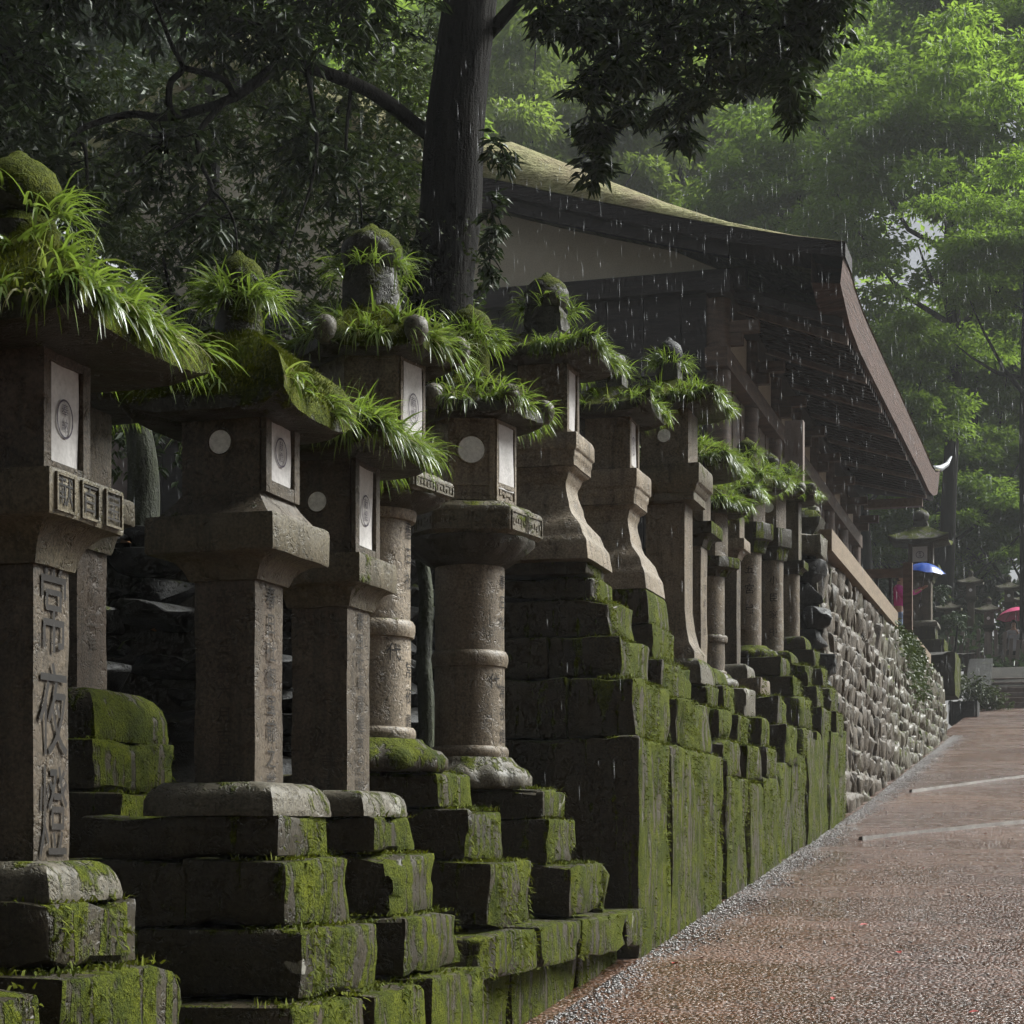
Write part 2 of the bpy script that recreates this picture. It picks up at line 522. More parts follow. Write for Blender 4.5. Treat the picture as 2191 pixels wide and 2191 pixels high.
def loft_mesh(m, levels, N=48, jit=0.004, seed=0, cap=True, sharp=38, yaw=0.0):
    """rings of an m-sided (0 = round) column; level = (apothem, z[, corner lift[, flute]])
    with corners at multiples of 2pi/m, so faces look at pi/m + k*2pi/m"""
    vs_, fs = [], []
    off = Vector((seed * 2.3, seed * 5.1, seed * 1.7))
    for lv in levels:
        r, z = lv[0], lv[1]
        lift = lv[2] if len(lv) > 2 else 0.0
        fl = lv[3] if len(lv) > 3 else 0.0
        for k in range(N):
            ph = 2 * math.pi * k / N
            p, c = pfac(ph, m)
            rr = r * p * (1.0 + 0.06 * (lift > 0) * c ** 3)
            if fl:
                rr *= 1.0 + fl * (abs(math.sin(ph * 6 + 0.3)) - 0.5)
            a = ph + yaw
            q = Vector((rr * math.cos(a), rr * math.sin(a), z + lift * c ** 3))
            n_ = mnoise.noise(q * 9 + off) * jit + mnoise.noise(q * 31 + off) * jit * .5
            q += Vector((math.cos(a), math.sin(a), 0.35)) * n_
            vs_.append(q)
    L = len(levels)
    for i in range(L - 1):
        for k in range(N):
            k2 = (k + 1) % N
            fs.append((i * N + k, i * N + k2, (i + 1) * N + k2, (i + 1) * N + k))
    if cap:
        fs.append(tuple(range(N))[::-1])
        fs.append(tuple((L - 1) * N + k for k in range(N)))
    return mesh_from(vs_, fs, True, sharp)


def blades_mesh(base, direc, length, width, droop, seg=4):
    """curved grass blades; base, direc (n,3); length, width, droop (n,)"""
    n = len(base)
    d = direc / np.linalg.norm(direc, axis=1, keepdims=True)
    sidev = np.cross(d, np.array([0, 0, 1.0]) + rng.normal(0, .5, (n, 3)))
    sidev /= np.linalg.norm(sidev, axis=1, keepdims=True) + 1e-9
    V = np.zeros((n, seg + 1, 2, 3))
    p = base.copy()
    dd = d.copy()
    for i in range(seg + 1):
        w = width * (1 - (i / seg) ** 1.6 * 0.93) * 0.5
        V[:, i, 0] = p - sidev * w[:, None]
        V[:, i, 1] = p + sidev * w[:, None]
        p = p + dd * (length / seg)[:, None]
        dd = dd + np.array([0, 0, -1.0]) * (droop / seg)[:, None]
        dd /= np.linalg.norm(dd, axis=1, keepdims=True)
    F = []
    idx = np.arange(n) * (seg + 1) * 2
    for i in range(seg):
        a = idx + i * 2
        F.append(np.stack([a, a + 1, a + 3, a + 2], 1))
    F = np.concatenate(F)
    return fast_mesh(V.reshape(-1, 3), F, True)


def fast_mesh(V, F, smooth=False):
    me = bpy.data.meshes.new('mesh')
    V = np.ascontiguousarray(V, dtype=np.float32)
    F = np.ascontiguousarray(F, dtype=np.int32)
    k = F.shape[1]
    me.vertices.add(len(V))
    me.vertices.foreach_set('co', V.ravel())
    me.loops.add(F.size)
    me.loops.foreach_set('vertex_index', F.ravel())
    me.polygons.add(len(F))
    me.polygons.foreach_set('loop_start', np.arange(len(F), dtype=np.int32) * k)
    if smooth:
        me.polygons.foreach_set('use_smooth', np.ones(len(F), dtype=bool))
    me.update(calc_edges=True)
    return me


def leaves_mesh(pts, direc, length, width, fold=0.25):
    """pointed leaves: two triangles folded along the midrib, plus waist points"""
    n = len(pts)
    d = direc / (np.linalg.norm(direc, axis=1, keepdims=True) + 1e-9)
    rnd = rng.normal(0, 1, (n, 3)) * 0.55 + np.array([0, 0, 1.0])
    s = np.cross(d, rnd)
    s /= np.linalg.norm(s, axis=1, keepdims=True) + 1e-9
    nn = np.cross(s, d)
    V = np.zeros((n, 4, 3))
    V[:, 0] = pts
    V[:, 1] = pts + d * (length * .45)[:, None] - s * (width * .5)[:, None] + nn * (width * fold)[:, None]
    V[:, 2] = pts + d * length[:, None] - nn * (length * .08)[:, None]
    V[:, 3] = pts + d * (length * .45)[:, None] + s * (width * .5)[:, None] + nn * (width * fold)[:, None]
    b = np.arange(n) * 4
    F = np.concatenate([np.stack([b, b + 1, b + 2], 1), np.stack([b, b + 2, b + 3], 1)])
    return fast_mesh(V.reshape(-1, 3), F)


def text_mesh(s, size, spacing=1.05):
    """vertical line of characters, top character's centre at the origin, in the xz plane facing -y"""
    out = MB()
    for i, ch in enumerate(s):
        cu = bpy.data.curves.new('t', 'FONT')
        cu.body = ch
        cu.size = size
        cu.align_x = 'CENTER'
        cu.align_y = 'CENTER'
        cu.resolution_u = 2
        ob = bpy.data.objects.new('t', cu)
        col.objects.link(ob)
        dg = bpy.context.evaluated_depsgraph_get()
        dg.update()
        me = bpy.data.meshes.new_from_object(ob.evaluated_get(dg))
        out.add([(v.co.x, 0, v.co.y - i * size * spacing) for v in me.vertices], [tuple(p.vertices) for p in me.polygons])
        bpy.data.objects.remove(ob)
        bpy.data.curves.remove(cu)
        bpy.data.meshes.remove(me)
    return out


# ---------------------------------------------------------------- the setting
def path_z(y):
    return 0.09 * y + np.maximum(0.0, y - 20.0) * 0.012


def grid_mesh(xs, ys, zf):
    xs, ys = np.array(xs, float), np.array(ys, float)
    V = np.array([[x, y, zf(x, y)] for y in ys for x in xs])
    nx_ = len(xs)
    F = np.array([[j * nx_ + i, j * nx_ + i + 1, (j + 1) * nx_ + i + 1, (j + 1) * nx_ + i] for j in range(len(ys) - 1) for i in range(nx_ - 1)])
    return fast_mesh(V, F, True)


def nz3(x, y, s, k=0.0):
    return mnoise.noise(Vector((x * s, y * s, k)))


pth = link('path', grid_mesh(np.arange(-2.45, 4.3, 0.25), np.arange(-14, 49.6, 0.25), lambda x, y: path_z(y) + 0.012 * nz3(x, y, 1.3) - 0.02 * max(0, -1.9 - x)), 'path')
tag(pth, kind='structure')


def right_ground(x, y):
    z = path_z(min(y, 49.5)) - 0.03 + 0.02 * max(0, x - 5)
    if y > 49.5:
        z += min(1.25, (y - 49.5) * 0.6) + max(0, y - 56) * 0.22
    return z + 0.15 * nz3(x, y, 0.3, 3) * (1 if x > 5 or y > 53 else 0)


xs = sorted(set(list(np.arange(4.2, 12, 1.0)) + list(np.arange(12, 120, 6))))
grd = link('ground', grid_mesh(xs, list(np.arange(-60, 49, 3)) + list(np.arange(49, 62, 1)) + list(np.arange(62, 160, 5)), right_ground), 'soil')
tag(grd, kind='structure')
fg = link('upper_ground', grid_mesh(list(np.arange(-2.6, 4.5, 0.7)), list(np.arange(50.6, 62, 1)) + list(np.arange(62, 160, 5)), right_ground), 'soil')
tag(fg, kind='structure')


def bank_edge(y):
    u = min(1.0, max(0.0, (y - 7.8) / 1.4))
    return -4.55 + 1.40 * u * u * (3 - 2 * u)


def bank_z(x, y):
    if y < 19.6:
        base = path_z(y) + 2.15
        t_ = min(1.0, max(0.0, (bank_edge(y) - x) / 0.5))
        z = path_z(y) + 0.1 + (base - path_z(y) - 0.1) * t_ * t_ * (3 - 2 * t_)
        z += 0.05 * max(0, -4 - x) + 0.12 * nz3(x, y, 0.9, 1) * t_
        return z
    z = 4.56
    if y > 33:
        z += min(1.1, (y - 33) * 0.11) + max(0, y - 44) * 0.10 + max(0, y - 56) * 0.14
    z += 0.05 * max(0, -16 - x) + 0.04 * nz3(x, y, 0.8, 2)
    return z


bx = [-160, -120, -90, -70, -55, -42, -34, -28, -22, -18, -15, -12, -10, -8, -7, -6, -5.5, -5.2, -5.05, -4.9, -4.75, -4.6, -4.5, -4.3, -4.1, -3.8, -3.6, -3.45, -3.3, -3.15, -3.0]
bk = link('bank', grid_mesh(bx, list(np.arange(-60, -3, 4)) + list(np.arange(-3, 19.6, 0.4)) + [19.59], bank_z), 'soil')
tag(bk, kind='structure')
tr = link('terrace', grid_mesh([b for b in bx if b < -3.7] + [-3.6, -3.2, -2.9, -2.62], [19.62, 20.5] + list(np.arange(21.5, 60, 1.5)) + list(np.arange(62, 160, 5)), bank_z), 'soil')
tag(tr, kind='structure')

# low edging strips laid aslant across the path
for (xa, ya, xb, yb) in ((-1.8, 16.7, 3.6, 24.0), (-1.85, 22.5, 3.6, 33.0)):
    n = 40 if xb > 0 else 6
    top, F_ = [], []
    for i in range(n + 1):
        a = i / n
        x, y = xa + (xb - xa) * a, ya + (yb - ya) * a
        d = Vector((xb - xa, yb - ya, 0)).normalized()
        s_ = Vector((-d.y, d.x, 0))
        wv = .012 * nz3(x, y, 2.0, 5)
        w_ = .018 + .006 * nz3(x, y, 5.0, 9)
        for k, dz in ((-1.15, -.02), (-1, .030), (1, .026), (1.15, -.02)):
            top.append((x + s_.x * (w_ * k + wv), y + s_.y * (w_ * k + wv), float(path_z(y)) + dz + .006 * nz3(x, y, 4.0, k)))
    for i in range(n):
        for k in range(3):
            F_.append((i * 4 + k, i * 4 + k + 1, (i + 1) * 4 + k + 1, (i + 1) * 4 + k))
    link('edging_strip', mesh_from(top, F_), 'edging_stone', pth)

# loose pebbles washed along the foot of the walls
ico = bmesh.new()
bmesh.ops.create_icosphere(ico, subdivisions=1, radius=1.0)
IV = np.array([v.co[:] for v in ico.verts])
IF = np.array([[v.index for v in f.verts] for f in ico.faces])
ico.free()


def pebbles(n, xf, yr, size):
    y = rng.uniform(yr[0], yr[1], n)
    x = xf(y, n)
    sz = rng.uniform(size[0], size[1], n)
    sc = np.stack([sz * rng.uniform(.7, 1.5, n), sz * rng.uniform(.7, 1.5, n), sz * rng.uniform(.4, .7, n)], 1)
    V = IV[None] * sc[:, None, :] + rng.normal(0, .12, (n, 12, 3)) * sz[:, None, None]
    V += np.stack([x, y, path_z(y) + sz * 0.1], 1)[:, None, :]
    F = (IF[None] + (np.arange(n) * 12)[:, None, None]).reshape(-1, 3)
    return fast_mesh(V.reshape(-1, 3), F, True)


pb = link('gutter_pebbles', pebbles(15000, lambda y, n: -2.2 + np.abs(rng.normal(0, 0.13, n)) + 0.005, (5.5, 36), (.003, .009)), 'pebble', pth)
tag(pb, kind='stuff')
pb = link('loose_grit', pebbles(2600, lambda y, n: rng.uniform(-2.1, 1.2, n), (5, 26), (.004, .009)), 'pebble', pth)
tag(pb, kind='stuff')


def rock_mesh(seed, sub=2, sx=1, sy=1, sz=1, rough=0.35):
    bm = bmesh.new()
    bmesh.ops.create_icosphere(bm, subdivisions=sub, radius=1.0)
    o = Vector((seed * 4.1, seed * 2.7, seed * 1.3))
    for v in bm.verts:
        c = v.co.copy()
        m_ = max(abs(c.x), abs(c.y), abs(c.z))
        c = c.lerp(c / m_, 0.45)
        c *= 1.0 + rough * mnoise.noise(c * 1.6 + o) + rough * .35 * mnoise.noise(c * 4.1 + o)
        v.co = Vector((c.x * sx, c.y * sy, c.z * sz))
    me = bpy.data.meshes.new('rock')
    bm.to_mesh(me)
    bm.free()
    me.polygons.foreach_set('use_smooth', [True] * len(me.polygons))
    me.set_sharp_from_angle(angle=R(55))
    return me


def hull_rock(seed, sx, sy, sz, n=17, cube=.5, bev=.05):
    """an angular broken stone: hull of random points, edges taken off"""
    r_ = random.Random(seed)
    bm = bmesh.new()
    for i in range(n):
        v = Vector((r_.gauss(0, 1), r_.gauss(0, 1), r_.gauss(0, 1))).normalized()
        v = v.lerp(v / max(abs(v.x), abs(v.y), abs(v.z)), cube)
        bm.verts.new(v * r_.uniform(.88, 1.08))
    bmesh.ops.convex_hull(bm, input=bm.verts[:])
    bmesh.ops.delete(bm, geom=[v for v in bm.verts if not v.link_faces], context='VERTS')
    bmesh.ops.dissolve_limit(bm, angle_limit=R(14), verts=bm.verts[:], edges=bm.edges[:])
    bmesh.ops.bevel(bm, geom=bm.edges[:], offset=bev, segments=1, profile=.5, affect='EDGES', clamp_overlap=True)
    bmesh.ops.triangulate(bm, faces=bm.faces[:])
    bmesh.ops.subdivide_edges(bm, edges=[e for e in bm.edges if e.calc_length() > .35], cuts=1)
    for v in bm.verts:
        v.co *= 1 + .10 * mnoise.noise(v.co * 2.3 + Vector((seed, 0, 0))) + .05 * mnoise.noise(v.co * 6 + Vector((seed, 3, 0)))
        v.co = Vector((v.co.x * sx, v.co.y * sy, v.co.z * sz))
    bmesh.ops.recalc_face_normals(bm, faces=bm.faces[:])
    bmesh.ops.triangulate(bm, faces=bm.faces[:])
    me = bpy.data.meshes.new('rock')
    bm.to_mesh(me)
    bm.free()
    me.polygons.foreach_set('use_smooth', [True] * len(me.polygons))
    me.set_sharp_from_angle(angle=R(42))
    return me


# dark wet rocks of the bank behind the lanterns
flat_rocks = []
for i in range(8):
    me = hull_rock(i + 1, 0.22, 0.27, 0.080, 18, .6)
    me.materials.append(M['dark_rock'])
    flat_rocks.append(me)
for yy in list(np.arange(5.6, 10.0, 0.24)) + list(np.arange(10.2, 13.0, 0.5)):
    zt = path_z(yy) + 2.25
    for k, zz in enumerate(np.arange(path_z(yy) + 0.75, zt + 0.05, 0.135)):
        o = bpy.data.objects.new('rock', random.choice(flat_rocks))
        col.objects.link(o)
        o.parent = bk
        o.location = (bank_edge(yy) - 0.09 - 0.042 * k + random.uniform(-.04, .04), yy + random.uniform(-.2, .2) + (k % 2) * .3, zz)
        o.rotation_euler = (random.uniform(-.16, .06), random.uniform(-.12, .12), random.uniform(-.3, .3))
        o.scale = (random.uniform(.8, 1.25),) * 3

n = 5000
lx, ly = -3.2 - rng.uniform(0, 1, n) ** 1.4 * 5, rng.uniform(3, 19, n)
lz = np.array([bank_z(a, b) for a, b in zip(lx, ly)]) + rng.uniform(.0, .05, n)
lt = link('leaf_litter', leaves_mesh(np.stack([lx, ly, lz], 1), np.stack([rng.normal(0, 1, n), rng.normal(0, 1, n), rng.normal(0, .3, n)], 1), rng.uniform(.05, .11, n), rng.uniform(.025, .05, n)), 'brown_leaf', bk)
tag(lt, kind='stuff')
n = 2600
lx, ly = -3.4 - rng.uniform(0, 1, n) ** 1.2 * 3.5, rng.uniform(3, 19, n)
lz = np.array([bank_z(a, b) for a, b in zip(lx, ly)])
lt = link('ferns', blades_mesh(np.stack([lx, ly, lz], 1), np.stack([rng.normal(.3, .6, n), rng.normal(-.1, .6, n), rng.uniform(.4, 1, n)], 1), rng.uniform(.08, .22, n), rng.uniform(.012, .03, n), rng.uniform(.8, 2.2, n), 3), 'under_leaf', bk)
tag(lt, kind='stuff')
n = 26000
lx, ly = rng.uniform(-14, 8, n), rng.uniform(52.5, 84, n)
lz = np.array([bank_z(a, b) if a < -2.6 else right_ground(a, b) for a, b in zip(lx, ly)])
lt = link('undergrowth', leaves_mesh(np.stack([lx, ly, lz + rng.uniform(0, .5, n) ** 1.5], 1), np.stack([rng.normal(0, .6, n), rng.normal(-.3, .6, n), rng.uniform(-.1, .8, n)], 1), rng.uniform(.2, .45, n), rng.uniform(.1, .2, n)), 'dark_leaf')
tag(lt, 'low dark ground cover beneath the far trees', None, kind='stuff')

# ---------------------------------------------------------------- low walls under the lanterns
def wall_thing(label, x, y, z, cat='stone wall'):
    w = empty('retaining_wall', (x, y, z))
    tag(w, label, cat, 'mossy walls under the lanterns')
    return w


def wall_moss(parent, org, faces, dens=1600, name='moss'):
    """short moss fringe growing on the given (x, y0, y1, z0, z1) road faces and (x0, x1, y0, y1, z) tops"""
    B, D = [], []
    for f in faces:
        if f[0] == 'x':
            _, x, y0, y1, z0, z1 = f
            n = int((y1 - y0) * (z1 - z0) * dens)
            yy = rng.uniform(y0, y1, n)
            zz = rng.uniform(z0, z1, n)
            keep = np.array([mnoise.noise(Vector((1.3, a * 13, b * 1.2))) + 0.6 * mnoise.noise(Vector((7.3, a * 2, b * 1.1))) > 0.10 for a, b in zip(yy, zz)], bool) if n else np.zeros(0, bool)
            yy, zz = yy[keep], zz[keep]
            n = len(yy)
            B.append(np.stack([np.full(n, x - 0.004), yy, zz], 1))
            D.append(np.stack([rng.uniform(.4, 1.0, n), rng.normal(0, .35, n), rng.uniform(-1.0, 0.5, n)], 1))
        else:
            _, x0, x1, y0, y1, z = f
            n = int((x1 - x0) * (y1 - y0) * dens)
            xx, yy = rng.uniform(x0, x1, n), rng.uniform(y0, y1, n)
            B.append(np.stack([xx, yy, np.full(n, z - 0.004)], 1))
            D.append(np.stack([rng.normal(0.2, .4, n), rng.normal(0, .4, n), rng.uniform(.5, 1, n)], 1))
    if not B:
        return
    B, D = np.concatenate(B), np.concatenate(D)
    n = len(B)
    if n < 5:
        return
    me = blades_mesh(B - np.array(org), D, rng.uniform(.010, .034, n), rng.uniform(.005, .010, n), rng.uniform(.5, 2.2, n), seg=2)
    o = link(name, me, 'moss_fuzz', parent)
    tag(o, kind='stuff')
    return o


def course(parent, org, x0, x1, y0, y1, z0, z1, lens, mat, name='stone_block', **kw):
    """a course of blocks along y"""
    y = y0
    i = 0
    while y < y1 - 0.02:
        L_ = min(lens[i % len(lens)], y1 - y)
        if y1 - (y + L_) < 0.18:
            L_ = y1 - y
        block(name, x0, x1 + random.uniform(-.008, .008), y + .004, y + L_ - .004, z0 + .002, z1 - .002 + random.uniform(-.006, .006), mat, parent, origin=org, **kw)
        y += L_
        i += 1


# under the first lanterns
og = (-2.7, 4.3, 0.36)
w = wall_thing('lowest mossy stone course under the two leftmost front lanterns', *og)
course(w, og, -3.3, -2.17, 2.6, 5.0, 0.0, 0.955, (.85, .7, .95), 'very_mossy_stone')
wall_moss(w, og, [('x', -2.17, 3.5, 5.0, .35, .95)])
og = (-2.7, 6.0, 0.5)
w = wall_thing('mossy stone course under the pair of square-shafted lanterns', *og)
course(w, og, -3.3, -2.14, 5.05, 6.86, 0.1, 1.02, (.62, .55, .64), 'very_mossy_stone')
wall_moss(w, og, [('x', -2.14, 5.05, 6.86, .45, 1.02), ('z', -2.3, -2.14, 5.05, 6.86, 1.02)])
og = (-2.7, 8.4, 0.7)
w = wall_thing('long stone ledge under the two round-shafted lanterns, overhanging its base', *og)
course(w, og, -3.3, -2.17, 6.95, 9.74, 0.955, 1.14, (.8, .72, .9), 'mossy_stone')
course(w, og, -3.3, -2.30, 6.88, 9.74, 0.2, 0.95, (.9, 1.1), 'very_mossy_stone')
wall_moss(w, og, [('x', -2.17, 6.95, 9.74, .955, 1.14), ('x', -2.30, 6.9, 9.7, .62, .94)])
# the tall wall whose dark end faces the camera
og = (-2.8, 11.0, 0.9)
w = wall_thing('tall moss-streaked wall with a dark block end under the curved lanterns', *og)
zc = [0.70, 1.12, 1.44, 1.76, 2.04]
for i in range(4):
    cuts_ = [(-3.7, -3.05, -2.52), (-3.7, -2.80, -2.52), (-3.7, -3.2, -2.52), (-3.7, -2.92, -2.52)][i]
    for a, b in zip(cuts_[:-1], cuts_[1:]):
        block('stone_block', a + .004, b - .004, 9.80 + random.uniform(-.012, .012), 10.4, zc[i] + .003, zc[i + 1] - .003, 'mossy_stone', w, origin=og, jit=.012)
for (ya, yb, xr) in ((9.76, 10.62, -2.20), (10.62, 11.36, -2.205), (11.36, 12.24, -2.20)):
    block('wall_slab', -2.72, xr, ya + .003, yb - .003, 0.7, 2.04, 'very_mossy_stone', w, origin=og, jit=.010, cuts=5)
block('core_stone', -3.6, -2.70, 10.35, 12.2, 0.7, 2.03, 'mossy_stone', w, origin=og)
wall_moss(w, og, [('x', -2.20, 9.78, 12.22, .95, 2.04), ('z', -2.4, -2.2, 9.78, 12.2, 2.04)], 2600)
og = (-2.8, 13.6, 1.2)
w = wall_thing('middle moss-streaked wall right of the dark vertical gap', *og)
for (ya, yb, zt) in ((12.40, 13.2, 1.92), (13.2, 13.9, 1.90), (13.9, 14.72, 1.96)):
    block('wall_slab', -3.3, -2.19 + random.uniform(-.01, .01), ya + .003, yb - .003, 0.9, zt, 'very_mossy_stone', w, origin=og, jit=.014, cuts=5)
wall_moss(w, og, [('x', -2.19, 12.4, 14.7, 1.2, 1.92), ('z', -2.4, -2.2, 12.4, 14.7, 1.92)], 2000)
og = (-2.8, 17.0, 1.5)
w = wall_thing('farthest rough mossy wall ending at the rubble masonry', *og)
for (ya, yb, zt) in ((14.76, 15.5, 2.12), (15.5, 16.2, 2.22), (16.2, 16.95, 2.38), (16.95, 17.7, 2.46), (17.7, 18.4, 2.52), (18.4, 19.15, 2.58)):
    block('wall_slab', -3.3, -2.2 + random.uniform(-.03, .02), ya + .003, yb - .003, 1.2, zt, 'very_mossy_stone', w, origin=og, jit=.016, cuts=5)
wall_moss(w, og, [('x', -2.2, 14.8, 19.1, 1.5, 2.4)], 1300)

bo = link('boulder', hull_rock(31, .10, .13, .15, 16, .3), 'mossy_stone', None, (-2.36, 9.42, 1.26), (0, .1, .4))
tag(bo, 'small pointed mossy boulder on the ledge against the tall wall end', 'boulder')

# ---------------------------------------------------------------- rubble masonry terrace wall
og = (-2.4, 26.0, 2.3)
mw = empty('masonry_wall', og)
tag(mw, 'sloping dry-stone rubble wall with timber coping above the path', 'stone wall')
Y0, Y1, ZT = 19.3, 35.4, 4.50


def mw_x(z, zb):
    return -2.20 - 0.30 * (z - zb) / 2.75


# backing
mb = MB()
ys_ = np.linspace(Y0 + .12, Y1, 24)
vs_, fs = [], []
for y in ys_:
    zb = path_z(y) - 0.1
    vs_ += [(mw_x(zb, path_z(y)) - .075, y, zb), (mw_x(ZT, path_z(y)) - .075, y, ZT), (-3.3, y, ZT), (-3.3, y, zb)]
for i in range(len(ys_) - 1):
    a = i * 4
    for k in range(4):
        fs.append((a + k, a + (k + 1) % 4, a + 4 + (k + 1) % 4, a + 4 + k))
fs.append((0, 1, 2, 3))
mb.add(vs_, fs).build('wall_core', 'rubble_mossy', mw, loc=(-og[0], -og[1], -og[2]))
rub = []
for i in range(10):
    me = hull_rock(50 + i, 0.12, 0.25, 0.115, 15, .45)
    me.materials.append(M['rubble_stone'])
    me2 = me.copy()
    me2.materials.clear()
    me2.materials.append(M['rubble_mossy'])
    rub.append((me, me2))
cells = []
y = Y0 + .12
row = 0
z = 1.55
while z < ZT:
    y = Y0 + random.uniform(.1, .25)
    hgt = random.uniform(.20, .32)
    while y < Y1:
        L_ = random.uniform(.13, .25)
        zc_ = z + hgt / 2
        if zc_ > path_z(y) - 0.08 and zc_ < ZT - 0.04:
            cells.append((y + L_ / 2, zc_, L_, hgt))
        y += L_
    z += hgt
cells.sort(key=lambda c: c[0])
extra = MB()
extraV, extraF, nb = [], [], 0
for i, (y, z, L_, h_) in enumerate(cells):
    pair = random.choice(rub)
    mossy = y > 30.5 + random.uniform(-2, 1) or random.random() < .06
    me = pair[1] if mossy else pair[0]
    x = mw_x(z, path_z(y)) - 0.098 + random.uniform(-.012, .014)
    rot = (random.uniform(.15, .75) * random.choice((1, 1, 1, -.4)), random.uniform(-.1, .3), random.uniform(-.15, .15))
    sc = (random.uniform(.45, .75), L_ / 0.46 * random.uniform(1.0, 1.3), h_ / 0.21 * random.uniform(1.05, 1.5))
    if i < 300:
        o = bpy.data.objects.new('stone', me)
        col.objects.link(o)
        o.parent = mw
        o.location = (x - og[0], y - og[1], z - og[2])
        o.rotation_euler = rot
        o.scale = sc
    else:
        mt = Matrix.LocRotScale(Vector((x - og[0], y - og[1], z - og[2])), __import__('mathutils').Euler(rot), Vector(sc))
        co = np.empty(len(me.vertices) * 3, np.float32)
        me.vertices.foreach_get('co', co)
        co = co.reshape(-1, 3) @ np.array(mt.to_3x3()).T + np.array(mt.translation)
        fi = np.array([p.vertices[:] for p in me.polygons]) + nb
        nb += len(co)
        extraV.append(co)
        extraF.append(fi)
if extraV:
    eo = link('far_stones', fast_mesh(np.concatenate(extraV), np.concatenate(extraF)), 'rubble_mossy', mw)
    tag(eo, kind='stuff')
# dark end of the wall facing the camera
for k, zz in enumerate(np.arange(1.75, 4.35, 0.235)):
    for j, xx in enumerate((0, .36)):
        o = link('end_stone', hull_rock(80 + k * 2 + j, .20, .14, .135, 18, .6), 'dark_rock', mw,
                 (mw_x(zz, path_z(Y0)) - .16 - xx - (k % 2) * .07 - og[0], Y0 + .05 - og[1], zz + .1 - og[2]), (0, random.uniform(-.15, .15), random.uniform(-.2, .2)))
block('coping_stone', -3.0, -2.46, 19.2, 19.7, 4.36, 4.58, 'foot_stone', mw, origin=og)
# timber coping
for (ya, yb) in ((19.75, 27.3), (30.6, 33.6)):
    mb = MB()
    mb.box(-2.62, -2.42, ya, yb, 4.48, 4.70)
    mb.build('timber_coping', 'tan_wood', mw, loc=(-og[0], -og[1], -og[2]))
# creeper on the wall
n = 1700
yy = rng.normal(30.0, 1.2, n)
zz = 4.6 - np.abs(rng.normal(0, .42, n)) - 0.02 * (yy - 27) ** 2 * 0
xx = -2.46 + (4.6 - zz) * 0.11 + rng.uniform(-.05, .06, n)
d_ = np.stack([rng.uniform(.2, 1, n), rng.normal(0, .6, n), rng.uniform(-1, .3, n)], 1)
cr = link('creeper', leaves_mesh(np.stack([xx, yy, zz], 1), d_, rng.uniform(.06, .12, n), rng.uniform(.04, .06, n)), 'under_leaf')
tag(cr, 'green creeper hanging over the top of the rubble wall', 'creeper')

# small mossy cap stone standing on the near end of the wall
cp = empty('capstone_ornament', (-2.72, 19.75, 4.58))
tag(cp, 'small moss-topped stone cap on the corner of the rubble wall', 'stone ornament')
link('body', loft_mesh(4, [(.10, 0), (.13, .06), (.19, .14), (.21, .22), (.15, .30), (.05, .33)], 32, .01, 5, yaw=R(45)), 'roof_stone', cp)
link('moss_cushion', loft_mesh(0, [(.12, .24), (.145, .29), (.12, .34), (.05, .37)], 24, .012, 6), 'roof_moss', cp, (-.06, -.05, 0))
link('knob', loft_mesh(0, [(.05, .25), (.07, .29), (.055, .34), (.02, .36)], 16, .006, 7), 'foot_stone', cp, (.12, -.04, 0))


# ---------------------------------------------------------------- stone lanterns
def roof_levels(r, boxr, ze, zt, lift, power, th=0.035):
    lv = [(boxr * .95, ze + .005, 0), (r * .96, ze, lift), (r, ze + .008, lift), (r, ze + th, lift), (r * .985, ze + th + .012, lift)]
    z0 = ze + th + .012
    for u in (0.12, 0.25, 0.38, 0.52, 0.66, 0.80):
        lv.append((r * (1 - u), z0 + (zt - z0) * (u / .80) ** power, lift * (1 - u) ** 3))
    return lv


def roof_z(rr, r, ze, zt, power, th=0.035):
    z0 = ze + th + .012
    u = np.clip(1 - rr / r, 0, .8)
    return z0 + (zt - z0) * (u / .8) ** power


def tufts(parent, centers, dirs, nb, ln, wd, mat='roof_grass', name='grass', dr=(0.8, 2.4)):
    B, D = [], []
    for c, d in zip(centers, dirs):
        k = max(5, int(rng.normal(nb, nb * .3)))
        B.append(np.array(c) + rng.normal(0, .012, (k, 3)) * np.array([1, 1, .4]))
        dd = np.array(d) + rng.normal(0, .55, (k, 3))
        D.append(dd)
    B, D = np.concatenate(B), np.concatenate(D)
    n = len(B)
    o = link(name, blades_mesh(B, D, rng.uniform(ln[0], ln[1], n), rng.uniform(wd[0], wd[1], n), rng.uniform(dr[0], dr[1], n), 5), mat, parent)
    tag(o, kind='stuff')
    return o


def oval_ring(w, h, t=0.004, n=40):
    vs_, fs = [], []
    for k in range(n):
        a = 2 * math.pi * k / n
        vs_.append((math.cos(a) * w, 0, math.sin(a) * h))
        vs_.append((math.cos(a) * (w - t), 0, math.sin(a) * (h - t)))
    for k in range(n):
        k2 = (k + 1) % n
        fs.append((2 * k, 2 * k2, 2 * k2 + 1, 2 * k + 1))
    return vs_, fs


def face_frame(w, h, t, d):
    """picture-frame bars in the xz plane, facing -y, outer size w x h"""
    mb = MB()
    mb.box(-w, -w + t, -d, 0, -h, h)
    mb.box(w - t, w, -d, 0, -h, h)
    mb.box(-w + t + .0005, w - t - .0005, -d * .9, 0, h - t, h)
    mb.box(-w + t + .0005, w - t - .0005, -d * .9, 0, -h, -h + t)
    return mb


ROOFS = []


